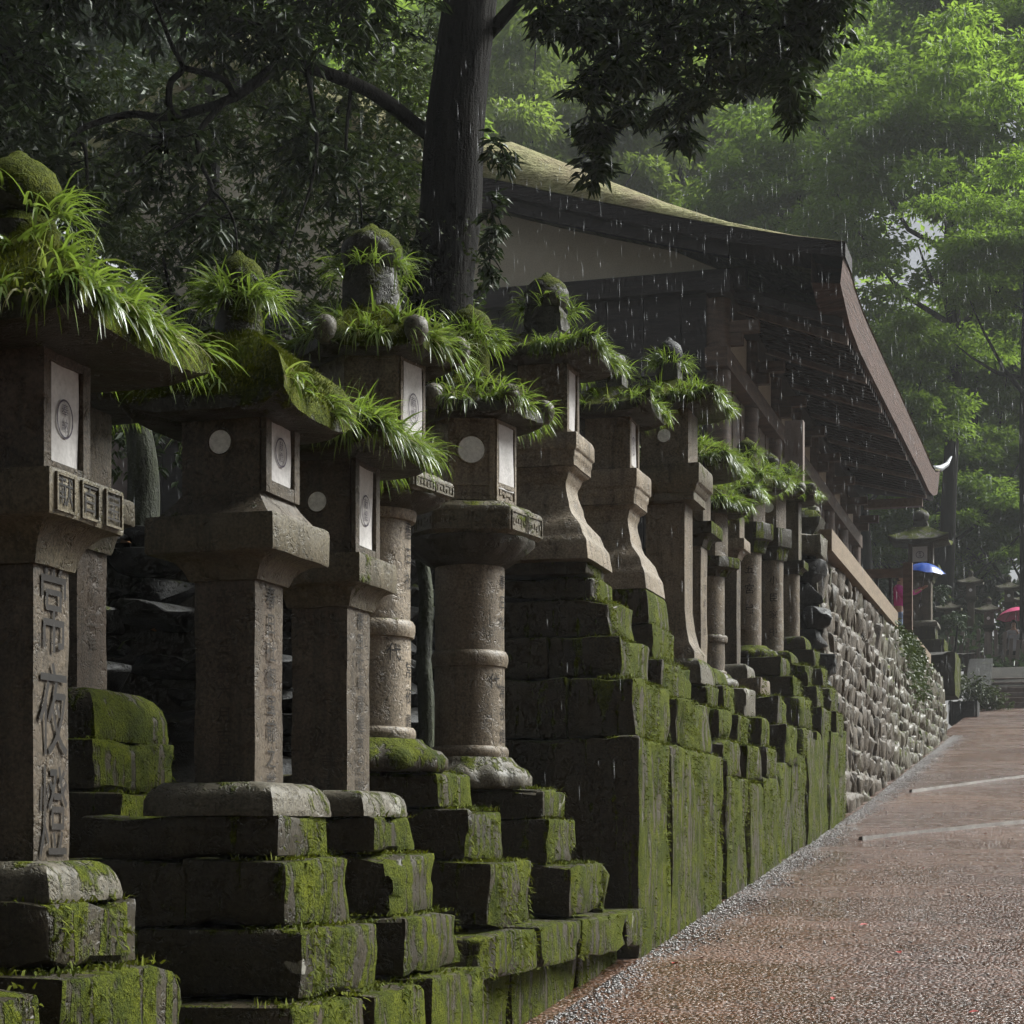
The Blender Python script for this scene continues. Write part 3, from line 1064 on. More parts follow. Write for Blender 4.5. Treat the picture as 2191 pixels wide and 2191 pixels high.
def lantern(label, x, y, zb, steps=(), foot=None, shaft=None, slab=None, box=None, roof=None, finial=None,
            mats=('shaft_stone', 'slab_stone', 'shaft_stone', 'roof_stone'), text=None, ftext=None, disc=0.0, window=True, panels=False,
            grass=None, knobs=False, slabtext=None, group='stone lanterns beside the path', hexyaw=0.0, moss=2600, N=48, windowtext='献燈', fuzz=0, front_paper=False, stepmat='mossy_stone', seal=True, name='stone_lantern'):
    root = empty(name, (x, y, zb))
    tag(root, label, 'stone lantern', group)
    og = (x, y, zb)
    dz = (0, 0, -zb)
    sd_ = int(abs(x * 37 + y * 91)) % 97
    yaw4 = R(45) + random.uniform(-.02, .02)

    def ym(m):
        return yaw4 if m == 4 else hexyaw

    mf = []
    for st in steps:
        xr, y0, y1, z0, z1 = st[:5]
        xl = st[5] if len(st) > 5 else min(2 * x - xr, xr - (y1 - y0))
        mat = st[6] if len(st) > 6 else stepmat
        cutx = st[7] if len(st) > 7 else None
        if cutx:
            block('base_stone', xl, cutx - .003, y0, y1, z0 + .002, z1 - .002, mat, root, origin=og)
            block('base_stone', cutx + .003, xr, y0, y1, z0 + .002, z1 - .002, mat, root, origin=og)
        else:
            block('base_stone', xl, xr, y0, y1, z0 + .002, z1 - .002, mat, root, origin=og)
        mf.append(('x', xr, y0 + .01, y1 - .01, z0 + .01, z1 - .005))
        mf.append(('z', max(xl, xr - .22), xr - .01, y0 + .01, y1 - .01, z1 + .002))
    if mf and moss:
        wall_moss(root, og, mf, moss)
    if foot:
        kind, ra, rb, z0, z1 = foot[:5]
        fm = foot[5] if len(foot) > 5 else 'foot_stone'
        if kind == 'dome':
            lv = [(rb, z0), (rb * 1.01, z0 + (z1 - z0) * .15)]
            for u in (0.0, .2, .4, .6, .8, .95, 1.0):
                lv.append((ra + (rb - ra) * math.cos(u * math.pi / 2) ** .75 if u < 1 else ra, z0 + (z1 - z0) * (.2 + .8 * math.sin(u * math.pi / 2))))
            link('foot', loft_mesh(4, lv, N, .007, sd_, yaw=yaw4), fm, root, dz)
        else:
            h_ = z1 - z0
            lv = [(rb * .96, z0), (rb, z0 + h_ * .12, 0, .06), (rb * .99, z0 + h_ * .4, 0, .10), (rb * .90, z0 + h_ * .62, 0, .12), (rb * .80, z0 + h_ * .72, 0, .05),
                  (ra * 1.14, z0 + h_ * .86), (ra * 1.06, z0 + h_)]
            link('lotus_foot', loft_mesh(0, lv, 72, .005, sd_, sharp=60), fm, root, dz)
    if shaft:
        kind, r, z0, z1 = shaft[:4]
        sm = mats[0]
        H = z1 - z0
        if kind == 'square':
            link('shaft', loft_mesh(4, [(r * 1.01, z0)] + [(r * (1 + .012 * math.sin(u * 9)), z0 + H * u) for u in np.linspace(.05, .95, 9)] + [(r * .99, z1)], N, .004, sd_, yaw=yaw4), sm, root, dz)
        elif kind == 'flared':
            lv = [(r * 1.62, z0), (r * 1.62, z0 + H * .05), (r * 1.3, z0 + H * .11), (r * 1.12, z0 + H * .2), (r, z0 + H * .32), (r, z0 + H * .6), (r * 1.0, z1)]
            link('shaft', loft_mesh(4, lv, N, .004, sd_, yaw=yaw4), sm, root, dz)
        elif kind == 'waisted':
            prof = shaft[4]
            lv = []
            for i in range(len(prof) - 1):
                (za, ra_), (zb_, rb_) = prof[i], prof[i + 1]
                for u in (0, .25, .5, .75):
                    s_ = u * u * (3 - 2 * u)
                    lv.append((ra_ + (rb_ - ra_) * s_, za + (zb_ - za) * u))
            lv.append((prof[-1][1], prof[-1][0]))
            link('shaft', loft_mesh(4, lv, N, .003, sd_, yaw=yaw4, sharp=50), sm, root, dz)
        elif kind == 'round':
            lv = [(r, z0)] + [(r * (1 + .01 * math.sin(u * 7)), z0 + H * u) for u in np.linspace(.06, .94, 9)] + [(r, z1)]
            link('shaft', loft_mesh(0, lv, N, .003, sd_), sm, root, dz)
            for (za, zb_, rr) in shaft[4]:
                h_ = zb_ - za
                link('ring', loft_mesh(0, [(r * .97, za), (rr * .97, za + h_ * .06), (rr, za + h_ * .3), (rr * 1.01, za + h_ * .5), (rr, za + h_ * .75), (rr * .95, za + h_ * .95), (r * .97, zb_)], N, .002, sd_ + 1, sharp=50), sm, root, dz)
    for face, lines in (('x', text), ('y', ftext)):
        if not lines or not shaft:
            continue
        for tx in lines:
            s_, size, ztop, off, sp, tm = tx[:6]
            zs = tx[6] if len(tx) > 6 else 1.0
            r = shaft[1]
            for i, ch in enumerate(s_):
                tmb = text_mesh(ch, size)
                pts = [(p[0], p[2] * zs - i * size * sp * zs + ztop) for p in tmb.v]
                if shaft[0] == 'round':
                    a0 = off if face == 'y' else off / r
                    vs_ = [((r + .003) * math.cos(a0 + u / r), (r + .003) * math.sin(a0 + u / r), z_) for u, z_ in pts]
                elif face == 'x':
                    vs_ = [(r + .006, u + off, z_) for u, z_ in pts]
                else:
                    vs_ = [(u + off, -r - .006, z_) for u, z_ in pts]
                link('carved_character', mesh_from(vs_, tmb.f), tm, root, dz)  # flat dark letters laid on the face stand in for cut grooves
    if slab:
        m, r, zt, zm, z0, rs = slab[:6]
        style = slab[6] if len(slab) > 6 else 'plain'
        if style == 'lotus':
            link('platform', loft_mesh(m, [(r * .94, zm - .004), (r * .95, zm), (r, zm + .012), (r, zt - .045), (r * .985, zt - .035), (r * .90, zt - .03), (r * .82, zt - .008), (r * .70, zt)], N, .003, sd_, yaw=ym(m)), mats[1], root, dz)
            link('lotus_collar', loft_mesh(0, [(rs, z0), (rs * 1.15, z0 + .01), (r * .80, z0 + (zm - z0) * .35, 0, .05), (r * .98, z0 + (zm - z0) * .75, 0, .08), (r * 1.0, zm - .006, 0, .04)], 72, .004, sd_, sharp=60), mats[3], root, dz)
            # carved panels round the edge
            for k in range(6):
                a = hexyaw + math.pi / 6 + k * math.pi / 3
                if math.cos(a - R(-55)) < -0.1:
                    continue
                side = r * math.tan(math.pi / 6)
                for sgn in (-1, 1):
                    fr = face_frame(side * .44, (zt - .045 - zm) * .40, .007, .006)
                    for q in range(5):
                        u = -side * .30 + q * side * .15
                        fr.box(u - .008, u + .006, -.005, 0, -.012 + .008 * math.sin(q * 2 + k), .010 + .006 * math.cos(q * 3 + sgn))
                    o = fr.build('carved_panel', mats[1], root)
                    o.rotation_euler = (0, 0, a + math.pi / 2)
                    c = (r - .001)
                    o.location = (c * math.cos(a) - math.sin(a) * sgn * side * .48, c * math.sin(a) + math.cos(a) * sgn * side * .48, (zm + zt - .04) / 2 - zb)
        else:
            und = [(rs, z0), (rs * 1.04, z0 + (zm - z0) * .15)] if style != 'step' else [(rs, z0), (rs * 1.25, z0 + .004), (rs * 1.25, z0 + (zm - z0) * .5)]
            for u in (.2, .45, .7, .9):
                if style == 'step':
                    und.append((rs * 1.28 + (r * .95 - rs * 1.28) * u, z0 + (zm - z0) * (.52 + .46 * u ** 1.2)))
                else:
                    und.append((rs * 1.05 + (r * .92 - rs * 1.05) * (1 - math.cos(u * math.pi / 2)) ** .8, z0 + (zm - z0) * (.15 + .83 * math.sin(u * math.pi / 2))))
            link('platform', loft_mesh(m, und + [(r * .985, zm), (r, zm + .008), (r * 1.0, zt - .012), (r * .985, zt), (r * .6, zt + .004)], N, .004, sd_, yaw=ym(m)), mats[1], root, dz)
        if slabtext:
            hh = (zt - zm) * .42
            for i, ch in enumerate(slabtext):
                fr = face_frame(hh * .95, hh, .006, .007)
                tm_ = text_mesh(ch, hh * 1.7)
                o = fr.build('carved_panel', mats[1], root)
                o.rotation_euler = (0, 0, R(90))
                o.location = (r, (i - 1) * r * .62, (zt + zm) / 2 - zb)
                o2 = link('carved_character', mesh_from([(r + .004, p[0] + (i - 1) * r * .62, p[2] + (zt + zm) / 2) for p in tm_.v], tm_.f), 'carving', root, dz)
    if box:
        m, r, z0, z1 = box[:4]
        lv = [(r * 1.0, z0)]
        if len(box) > 4 and box[4] == 'skirt':
            lv = [(r * 1.45, z0), (r * 1.35, z0 + .012), (r * 1.12, z0 + .05), (r * 1.0, z0 + .075)]
        link('fire_box', loft_mesh(m, lv + [(r, z0 + (z1 - z0) * .3), (r, z0 + (z1 - z0) * .7), (r, z1)], N, .002, sd_, yaw=ym(m)), mats[2], root, dz)
        hw = r if m == 4 else r * math.tan(math.pi / 6)
        zl = lv[-1][1]
        hh = (z1 - zl) / 2
        faces_ = [(0.0, 'window')] if m == 4 else [(hexyaw + R(-30), 'window')]
        faces_ += [(R(-90), 'disc')] if m == 4 else [(hexyaw + R(-90), 'disc')]
        if front_paper:
            faces_.append((R(-90), 'window'))
        for a, what in faces_:
            ca, sa = math.cos(a), math.sin(a)
            zc_ = zl + hh
            if m == 6 and panels:
                fr = face_frame(hw * .93, hh * .96, hw * .16, .008)
                fr.box(-hw * .75, hw * .75, -.0075, 0, -hh * .62, -hh * .52)
                for q in range(6):
                    u = -hw * .5 + q * hw * .2
                    fr.box(u - .010, u + .008, -.005, 0, -hh * .80 + .006 * math.sin(q * 2.2), -hh * .70 + .005 * math.cos(q * 1.7))
                o = fr.build('panel_frame', mats[2], root)
                o.rotation_euler = (0, 0, a + math.pi / 2)
                o.location = (r * ca, r * sa, zc_ - zb)
            if what == 'disc' and disc:
                mb = MB()
                nn = 32
                vs_ = [(0, -.0045, 0)] + [(math.cos(2 * math.pi * k / nn) * disc * (1 + .02 * math.sin(k * 3)), -.004, math.sin(2 * math.pi * k / nn) * disc) for k in range(nn)]
                mb.add(vs_, [(0, k + 1, (k + 1) % nn + 1) for k in range(nn)])
                o = mb.build('round_window', 'disc_paper', root)
                o.rotation_euler = (0, 0, a + math.pi / 2)
                o.location = ((r + .002) * ca, (r + .002) * sa, zc_ + hh * (.05 if m == 4 else .22) - zb)
                rim = MB().tube([(math.cos(2 * math.pi * k / 28) * (disc + .003), -.003, math.sin(2 * math.pi * k / 28) * (disc + .003)) for k in range(29)], .0045, 5, False)
                o2 = rim.build('rim', mats[2], o)
            if what == 'window' and window:
                ww, wh = hw * (.62 if m == 4 else .70), hh * (.90 if m == 4 else .80)
                zo = .0 if m == 4 else hh * .14
                if m == 4:
                    fr = face_frame(hw * .97, hh * .985, hw * .30, .017)
                    o = fr.build('window_frame', mats[2], root)
                    o.rotation_euler = (0, 0, a + math.pi / 2)
                    o.location = (r * ca, r * sa, zc_ - zb)
                mb = MB()
                g = 6
                for i in range(g + 1):
                    for j in range(g + 1):
                        mb.v.append((-ww + 2 * ww * i / g, -.004 - .0025 * math.sin(i * 1.3 + j * .8 + sd_), -wh + 2 * wh * j / g))
                for i in range(g):
                    for j in range(g):
                        q = i * (g + 1) + j
                        mb.f.append((q, q + g + 1, q + g + 2, q + 1))
                o = mb.build('paper_window', 'paper', root, smooth=True)
                o.rotation_euler = (0, 0, a + math.pi / 2)
                o.location = ((r + .001) * ca, (r + .001) * sa, zc_ + zo - zb)
                if seal:
                    sm_ = MB()
                    vs_, fs = oval_ring(ww * .55, min(wh * .34, ww * .95), ww * .07)
                    sm_.add([(p[0], -.009, p[2] - wh * .05) for p in vs_], fs)
                    tm_ = text_mesh(windowtext, min(wh * .24, ww * .62))
                    sm_.add([(p[0], -.009, p[2] + wh * .08) for p in tm_.v], tm_.f)
                    so = sm_.build('printed_seal', 'ink', o)
    if roof:
        m, r, ze, zt, lift, power = roof[:6]
        rm = roof[6] if len(roof) > 6 else mats[3]
        th = roof[7] if len(roof) > 7 else .035
        link('roof', loft_mesh(m, roof_levels(r, box[1] if box else r * .5, ze, zt, lift, power, th), max(N, 48), .008, sd_, yaw=ym(m), sharp=50), rm, root, dz)
        if knobs:
            for k in range(m):
                a = ym(m) + k * 2 * math.pi / m
                rr = r / math.cos(math.pi / m) * 1.02
                link('corner_scroll', loft_mesh(0, [(.018, -.02), (.038, .0), (.048, .035), (.046, .065), (.03, .085), (.008, .094)], 14, .006, k), 'foot_stone', root, (rr * math.cos(a) * .95, rr * math.sin(a) * .95, ze + lift - zb))
        if grass:
            nt, ln, bias, rmin = grass[:4]
            nt = int(nt * 1.3)
            gm = grass[4] if len(grass) > 4 else 'roof_grass'
            C, D = [], []
            k = 0
            while len(C) < nt and k < nt * 12:
                k += 1
                ph = rng.uniform(0, 2 * math.pi)
                # favour the road side and the near side
                if rng.uniform() > (1 - bias) + bias * max(0, math.cos(ph - R(-25))) ** 1.2:
                    continue
                p_, c_ = pfac(ph - ym(m), m)
                rim = rng.uniform() < .55
                rr = r * (rng.uniform(.93, 1.0) if rim else rmin + (1.0 - rmin) * rng.uniform() ** .7)
                z_ = roof_z(rr, r, ze, zt, power, th) + lift * (rr / r) ** 3 * c_ ** 3
                C.append((rr * p_ * math.cos(ph), rr * p_ * math.sin(ph), float(z_) - zb))
                out = .55 + .6 * rr / r
                D.append((math.cos(ph) * out, math.sin(ph) * out, rng.uniform(-.5, .35) if rim else rng.uniform(.35, 1.0)))
            nt_ = nt
            ln2 = (ln[0] * .62, ln[1] * .70)
            nd = max(3, nt // 7)
            tufts(root, C[nd:], D[nd:], grass[5] if len(grass) > 5 else 14, ln2, (.005, .011), gm)
            tufts(root, C[:nd], D[:nd], 9, ln2, (.004, .009), 'dry_grass', 'dead_grass')
        if fuzz:
            ph = rng.uniform(0, 2 * math.pi, fuzz)
            u = rng.uniform(.05, 1, fuzz) ** .6
            pc = np.array([pfac(a - ym(m), m) for a in ph])
            rr = r * u
            zz = roof_z(rr, r, ze, zt, power, th) + lift * u ** 3 * pc[:, 1] ** 3
            B = np.stack([rr * pc[:, 0] * np.cos(ph), rr * pc[:, 0] * np.sin(ph), zz - zb - .003], 1)
            D = np.stack([np.cos(ph) * .5, np.sin(ph) * .5, np.ones(fuzz)], 1) + rng.normal(0, .35, (fuzz, 3))
            o = link('moss', blades_mesh(B, D, rng.uniform(.008, .022, fuzz), rng.uniform(.003, .006, fuzz), rng.uniform(0, 1, fuzz), 2), 'moss_fuzz', root)
            tag(o, kind='stuff')
    if finial:
        r, z0, zn, zt = finial[:4]
        fm = finial[4] if len(finial) > 4 else 'roof_stone'
        nk = 0 if fm == 'roof_moss' else 4 if (roof and roof[0] == 4) else 6
        nr = .95 if nk == 0 else .9
        link('finial_neck', loft_mesh(nk, [(r * nr * 1.1, z0 - .06), (r * nr, z0), (r * nr, z0 + (zn - z0) * .55), (r * nr * .92, z0 + (zn - z0) * .7), (r * .8, zn)], 32, .008, sd_, yaw=ym(4)), 'roof_moss' if nk == 0 else mats[3], root, dz)
        h_ = zt - zn
        link('finial', loft_mesh(0, [(r * .62, zn - .004), (r * .88, zn + h_ * .10), (r, zn + h_ * .30), (r * 1.0, zn + h_ * .48), (r * .86, zn + h_ * .66), (r * .58, zn + h_ * .80), (r * .27, zn + h_ * .88), (r * .18, zn + h_ * .95), (r * .06, zt)], 32, .006, sd_, sharp=70), fm, root, dz)
        if len(finial) > 5 and finial[5]:
            C, D = [], []
            for k in range(finial[5]):
                ph = rng.uniform(0, 2 * math.pi)
                q = rng.uniform()
                rr = r * (1.2 if q < .6 else .9)
                C.append((rr * math.cos(ph), rr * math.sin(ph), (zn if q < .6 else zn + h_ * .25) - zb))
                D.append((math.cos(ph), math.sin(ph), rng.uniform(.2, .9)))
            tufts(root, C, D, 12, (.07, .15), (.004, .008), name='finial_grass')
    return root


DK = 'shaft_stone_dark'
PL = 'shaft_stone_pale'
G = (.11, .23)

# the nearest row, left to right
lantern('lantern cut off by the left edge, only its platform corner and base showing', -2.30, 3.2, 0.3,
        steps=[(-2.02, 2.9, 3.46, .30, 1.2), (-2.1, 2.98, 3.4, 1.2, 1.42)],
        foot=('dome', .12, .19, 1.42, 1.52), shaft=('square', .10, 1.50, 2.22), slab=(4, .20, 2.42, 2.31, 2.2, .11),
        box=(4, .13, 2.42, 2.72), roof=(4, .165, 2.72, 2.92, .02, 1.3), mats=(DK, 'slab_stone', DK, 'roof_stone'), moss=900)

lantern('tall dark lantern at the left edge with large carved characters and a moss-capped ball finial', -2.49, 4.15, 0.37,
        steps=[(-2.2, 3.87, 4.43, .957, 1.19, None or -3.0), (-2.275, 3.93, 4.37, 1.195, 1.353)],
        foot=('dome', .115, .185, 1.353, 1.45), shaft=('square', .088, 1.436, 2.19), slab=(4, .19, 2.375, 2.267, 2.165, .10),
        box=(4, .115, 2.375, 2.69), roof=(4, .34, 2.67, 2.97, .03, 1.0, 'roof_moss', .055), finial=(.102, 2.97, 3.02, 3.19, 'roof_moss', 14),
        mats=(DK, 'slab_stone', DK, 'roof_stone'), text=[('常夜燈', .140, 2.05, 0, 1.02, 'carving', 1.75)], slabtext='献百宝',
        grass=(85, (.10, .21), .35, .3), disc=0, windowtext='奉納', fuzz=6000)

lantern('square lantern with bright green moss mound roof and a round white window', -2.55, 5.56, 0.5,
        steps=[(-2.2, 5.25, 5.87, 1.025, 1.233, -3.3, 'mossy_stone', -2.75), (-2.278, 5.31, 5.81, 1.237, 1.44, -3.25, 'mossy_stone', -2.62), (-2.327, 5.35, 5.765, 1.445, 1.575, -3.0)],
        foot=('dome', .14, .225, 1.575, 1.68), shaft=('square', .105, 1.672, 2.345), slab=(4, .222, 2.50, 2.385, 2.31, .12),
        box=(4, .135, 2.50, 2.88, 'skirt'), roof=(4, .275, 2.80, 3.10, .05, .60, 'roof_moss', .045), finial=(.080, 3.10, 3.20, 3.37, 'roof_moss', 44),
        mats=(DK, 'slab_stone', DK, 'roof_stone'), text=[('春日社御宝前之前', .075, 2.26, 0, 1.12, 'carving')],
        ftext=[('文化三年六月吉日', .052, 2.24, 0, 1.35, 'carving_faint')],
        grass=(15, G, .1, .85), disc=.038, fuzz=9000)

lantern('low square lantern under a shock of bright grass, dark red stained shaft', -2.575, 6.40, 0.57,
        steps=[(-2.2, 6.14, 6.76, 1.035, 1.24, -3.2), (-2.28, 6.20, 6.69, 1.243, 1.453, -3.1), (-2.345, 6.22, 6.68, 1.456, 1.584, -3.0)],
        foot=('dome', .15, .215, 1.584, 1.675), shaft=('square', .108, 1.668, 2.345), slab=(4, .188, 2.503, 2.40, 2.325, .12),
        box=(4, .125, 2.503, 2.87), roof=(4, .30, 2.84, 3.04, .05, .8, 'roof_moss', .04),
        mats=(DK, 'slab_stone', DK, 'roof_stone'), text=[('春日社奉寄進京之助', .066, 2.28, 0, 1.12, 'carving')],
        ftext=[('吉', .05, 1.78, .03, 1.2, 'carving_faint')],
        grass=(120, (.10, .22), .62, .25), disc=.036, fuzz=6000)

ring = lambda *a: a
lantern('round-shafted lantern with one ring band, left of its twin, behind the grassy lantern', -2.74, 7.25, 0.66,
        steps=[(-2.2, 7.16, 7.73, 1.145, 1.415, -3.2), (-2.31, 7.19, 7.68, 1.42, 1.625, -3.2), (-2.44, 7.21, 7.66, 1.628, 1.775, -3.2, 'very_mossy_stone')],
        foot=('lotus', .19, .30, 1.775, 1.905, 'very_mossy_stone'), shaft=('round', .158, 1.90, 2.83, [(1.90, 1.955, .178), (2.31, 2.385, .176), (2.78, 2.84, .18)]),
        slab=(6, .29, 2.98, 2.88, 2.82, .17, 'lotus'), box=(6, .185, 2.98, 3.43), roof=(6, .315, 3.41, 3.68, .04, 1.0, 'roof_moss', .045),
        finial=(.125, 3.68, 3.80, 3.995, 'roof_stone', 26), mats=(PL, 'slab_stone', 'shaft_stone', 'roof_stone'),
        text=[('春日社', .075, 2.74, .0, 1.35, 'carving'), ('常夜燈', .07, 2.18, .0, 1.5, 'carving')], ftext=[('代', .075, 2.245, R(-35), 1.2, 'carving')],
        grass=(60, G, .3, .5), panels=True, knobs=True, hexyaw=R(20), fuzz=5000)

lantern('round-shafted lantern with carved hexagonal platform and large white disc window', -2.74, 8.55, 0.77,
        steps=[(-2.2, 8.37, 9.0, 1.145, 1.39, -3.1), (-2.31, 8.39, 8.88, 1.393, 1.597, -3.1), (-2.35, 8.41, 8.83, 1.60, 1.737, -3.1)],
        foot=('lotus', .185, .285, 1.737, 1.885), shaft=('round', .165, 1.88, 2.80, [(1.875, 1.94, .182), (2.305, 2.385, .180)]),
        slab=(6, .30, 3.06, 2.905, 2.775, .165, 'lotus'), box=(6, .187, 3.06, 3.45), roof=(6, .315, 3.44, 3.70, .04, 1.05, 'roof_stone', .045),
        finial=(.10, 3.70, 3.84, 4.02, 'roof_moss', 46), mats=('shaft_stone', 'slab_stone', PL, 'roof_stone'),
        text=[('春日社', .07, 2.70, -.015, 1.35, 'carving'), ('常夜燈', .07, 2.19, -.015, 1.5, 'carving')], ftext=[('代', .075, 2.235, R(-28), 1.2, 'carving')],
        grass=(70, (.10, .20), .45, .45), disc=.062, panels=True, knobs=True, hexyaw=R(20), fuzz=4000, seal=False)

prof6 = [(3.01, .31), (3.10, .30), (3.17, .265), (3.31, .175), (3.44, .145), (3.50, .165), (3.53, .20)]
lantern('tall lantern with a curved waisted shaft, nearer of the pair, bald stone ball on top', -2.82, 10.2, 2.04,
        steps=[(-2.25, 9.87, 10.80, 2.045, 2.37, -3.5, 'very_mossy_stone', -2.62), (-2.35, 9.98, 10.70, 2.373, 2.60, -3.4, 'very_mossy_stone', -2.75), (-2.42, 10.05, 10.60, 2.603, 2.81, -3.3, 'very_mossy_stone'), (-2.52, 10.08, 10.52, 2.813, 2.94, -3.2, 'very_mossy_stone'), (-2.545, 10.0, 10.44, 2.943, 3.015, -3.1, 'very_mossy_stone')],
        shaft=('waisted', .2, 3.01, 3.53, prof6), slab=(4, .225, 3.71, 3.62, 3.53, .165, 'step'), box=(4, .135, 3.71, 4.13),
        roof=(4, .335, 4.10, 4.33, .06, 1.5, 'roof_stone', .05), finial=(.12, 4.33, 4.43, 4.645, 'roof_stone', 20),
        mats=(PL, PL, 'shaft_stone', 'roof_stone'), grass=(60, (.10, .19), .85, .6), moss=3200, seal=False)
prof7 = [(3.02, .29), (3.11, .28), (3.18, .25), (3.33, .165), (3.46, .14), (3.52, .155), (3.55, .19)]
lantern('tall lantern with a curved waisted shaft, farther of the pair, roof corner upturned', -2.78, 11.55, 2.05,
        steps=[(-2.25, 11.12, 12.06, 2.05, 2.35, -3.4, 'very_mossy_stone'), (-2.365, 11.17, 12.0, 2.353, 2.59, -3.4, 'very_mossy_stone'), (-2.455, 11.24, 11.95, 2.593, 2.81, -3.4, 'very_mossy_stone')],
        foot=('dome', .26, .31, 2.81, 3.03, 'very_mossy_stone'), shaft=('waisted', .2, 3.02, 3.55, prof7), slab=(4, .215, 3.765, 3.655, 3.55, .155, 'step'), box=(4, .135, 3.765, 4.13),
        roof=(4, .305, 4.09, 4.33, .07, 1.5, 'roof_stone', .05), finial=(.10, 4.33, 4.40, 4.55, 'roof_stone', 10),
        mats=(PL, PL, 'shaft_stone', 'roof_stone'), grass=(45, (.09, .17), .7, .5), moss=3200)

lantern('square lantern with flared shaft, small round disc window and a dark pointed ball finial', -2.63, 12.6, 1.9,
        steps=[(-2.2, 12.32, 12.95, 1.925, 2.16, -3.2, 'very_mossy_stone'), (-2.25, 12.36, 12.90, 2.163, 2.38, -3.2, 'very_mossy_stone'), (-2.33, 12.42, 12.82, 2.383, 2.53, -3.1, 'very_mossy_stone')],
        foot=('dome', .21, .27, 2.53, 2.70), shaft=('flared', .135, 2.69, 3.76), slab=(4, .255, 3.98, 3.85, 3.74, .17, 'step'), box=(4, .165, 3.98, 4.37),
        roof=(4, .36, 4.35, 4.58, .05, 1.2, 'roof_moss', .05), finial=(.085, 4.58, 4.69, 4.88, 'dark_rock', 24),
        mats=('shaft_stone', 'slab_stone', 'shaft_stone', 'roof_stone'), grass=(85, (.10, .20), .55, .35), disc=.045, moss=2600, window=False)

lantern('square-shafted lantern right behind the flared one, its roof buried in hanging grass', -2.68, 13.5, 1.9,
        steps=[(-2.2, 13.24, 13.80, 1.93, 2.17, -3.2, 'very_mossy_stone'), (-2.27, 13.26, 13.74, 2.173, 2.38, -3.2, 'very_mossy_stone'), (-2.38, 13.30, 13.70, 2.383, 2.60, -3.1, 'very_mossy_stone')],
        foot=('dome', .16, .25, 2.60, 2.73, 'very_mossy_stone'), shaft=('square', .118, 2.72, 3.60), slab=(4, .215, 3.75, 3.665, 3.59, .13), box=(4, .14, 3.75, 4.12),
        roof=(4, .33, 4.10, 4.34, .04, .8, 'roof_moss', .06), mats=('shaft_stone', 'mossy_stone', 'shaft_stone', 'roof_stone'), text=[('奉寄進石燈', .06, 3.4, 0, 1.7, 'carving')],
        grass=(130, (.12, .24), .5, .2), window=False, moss=2600)

lantern('slim round-shafted lantern with a ring band and low mossy platform', -2.70, 14.4, 1.95,
        steps=[(-2.2, 14.10, 14.62, 1.95, 2.2, -3.1), (-2.26, 14.16, 14.58, 2.203, 2.42, -3.1), (-2.38, 14.2, 14.6, 2.423, 2.65, -3.1, 'foot_stone')],
        foot=('lotus', .15, .22, 2.65, 2.76, 'foot_stone'), shaft=('round', .122, 2.75, 3.52, [(3.0, 3.06, .145), (2.745, 2.79, .14)]), slab=(6, .21, 3.64, 3.56, 3.50, .13), box=(6, .13, 3.64, 3.98),
        roof=(6, .27, 3.97, 4.2, .04, .9, 'roof_moss', .05), mats=('shaft_stone', 'mossy_stone', 'shaft_stone', 'roof_stone'), grass=(70, (.10, .20), .4, .3), window=False, moss=2200)

lantern('narrow pinkish square-shafted lantern with a pale plain platform block', -2.73, 15.4, 2.1,
        steps=[(-2.2, 15.1, 15.7, 2.1, 2.42, -3.1), (-2.28, 15.14, 15.62, 2.423, 2.66, -3.1), (-2.42, 15.2, 15.62, 2.663, 2.80, -3.1, 'shaft_stone')],
        foot=('dome', .13, .2, 2.80, 2.92), shaft=('square', .092, 2.91, 3.79), slab=(4, .165, 3.93, 3.845, 3.78, .1), box=(4, .12, 3.93, 4.25),
        roof=(4, .26, 4.24, 4.46, .04, .9, 'roof_moss', .05), mats=('shaft_stone_dark', PL, 'shaft_stone', 'roof_stone'), text=[('春日社奉寄進', .05, 3.7, 0, 1.9, 'carving')], grass=(60, (.10, .20), .4, .3), window=False, moss=2200)

lantern('thick round-shafted lantern with carved characters on a moss-cushioned foot', -2.74, 16.4, 2.2,
        steps=[(-2.2, 16.05, 16.62, 2.2, 2.45, -3.1), (-2.22, 16.1, 16.72, 2.453, 2.72, -3.1), (-2.30, 16.12, 16.68, 2.723, 2.89, -3.1), (-2.40, 16.14, 16.66, 2.893, 3.06, -3.2)],
        foot=('lotus', .16, .26, 3.06, 3.17, 'very_mossy_stone'), shaft=('round', .125, 3.16, 4.0, []), slab=(6, .20, 4.22, 4.08, 3.97, .14), box=(6, .14, 4.22, 4.52),
        roof=(6, .30, 4.50, 4.76, .05, 1.0, 'roof_moss', .05), finial=(.09, 4.76, 4.82, 4.98, 'roof_moss', 14), mats=('shaft_stone', 'mossy_stone', 'shaft_stone', 'roof_stone'),
        ftext=[('五宮弓', .09, 3.82, R(-70), 1.9, 'carving')], grass=(75, (.12, .22), .35, .2), window=False, moss=2200)

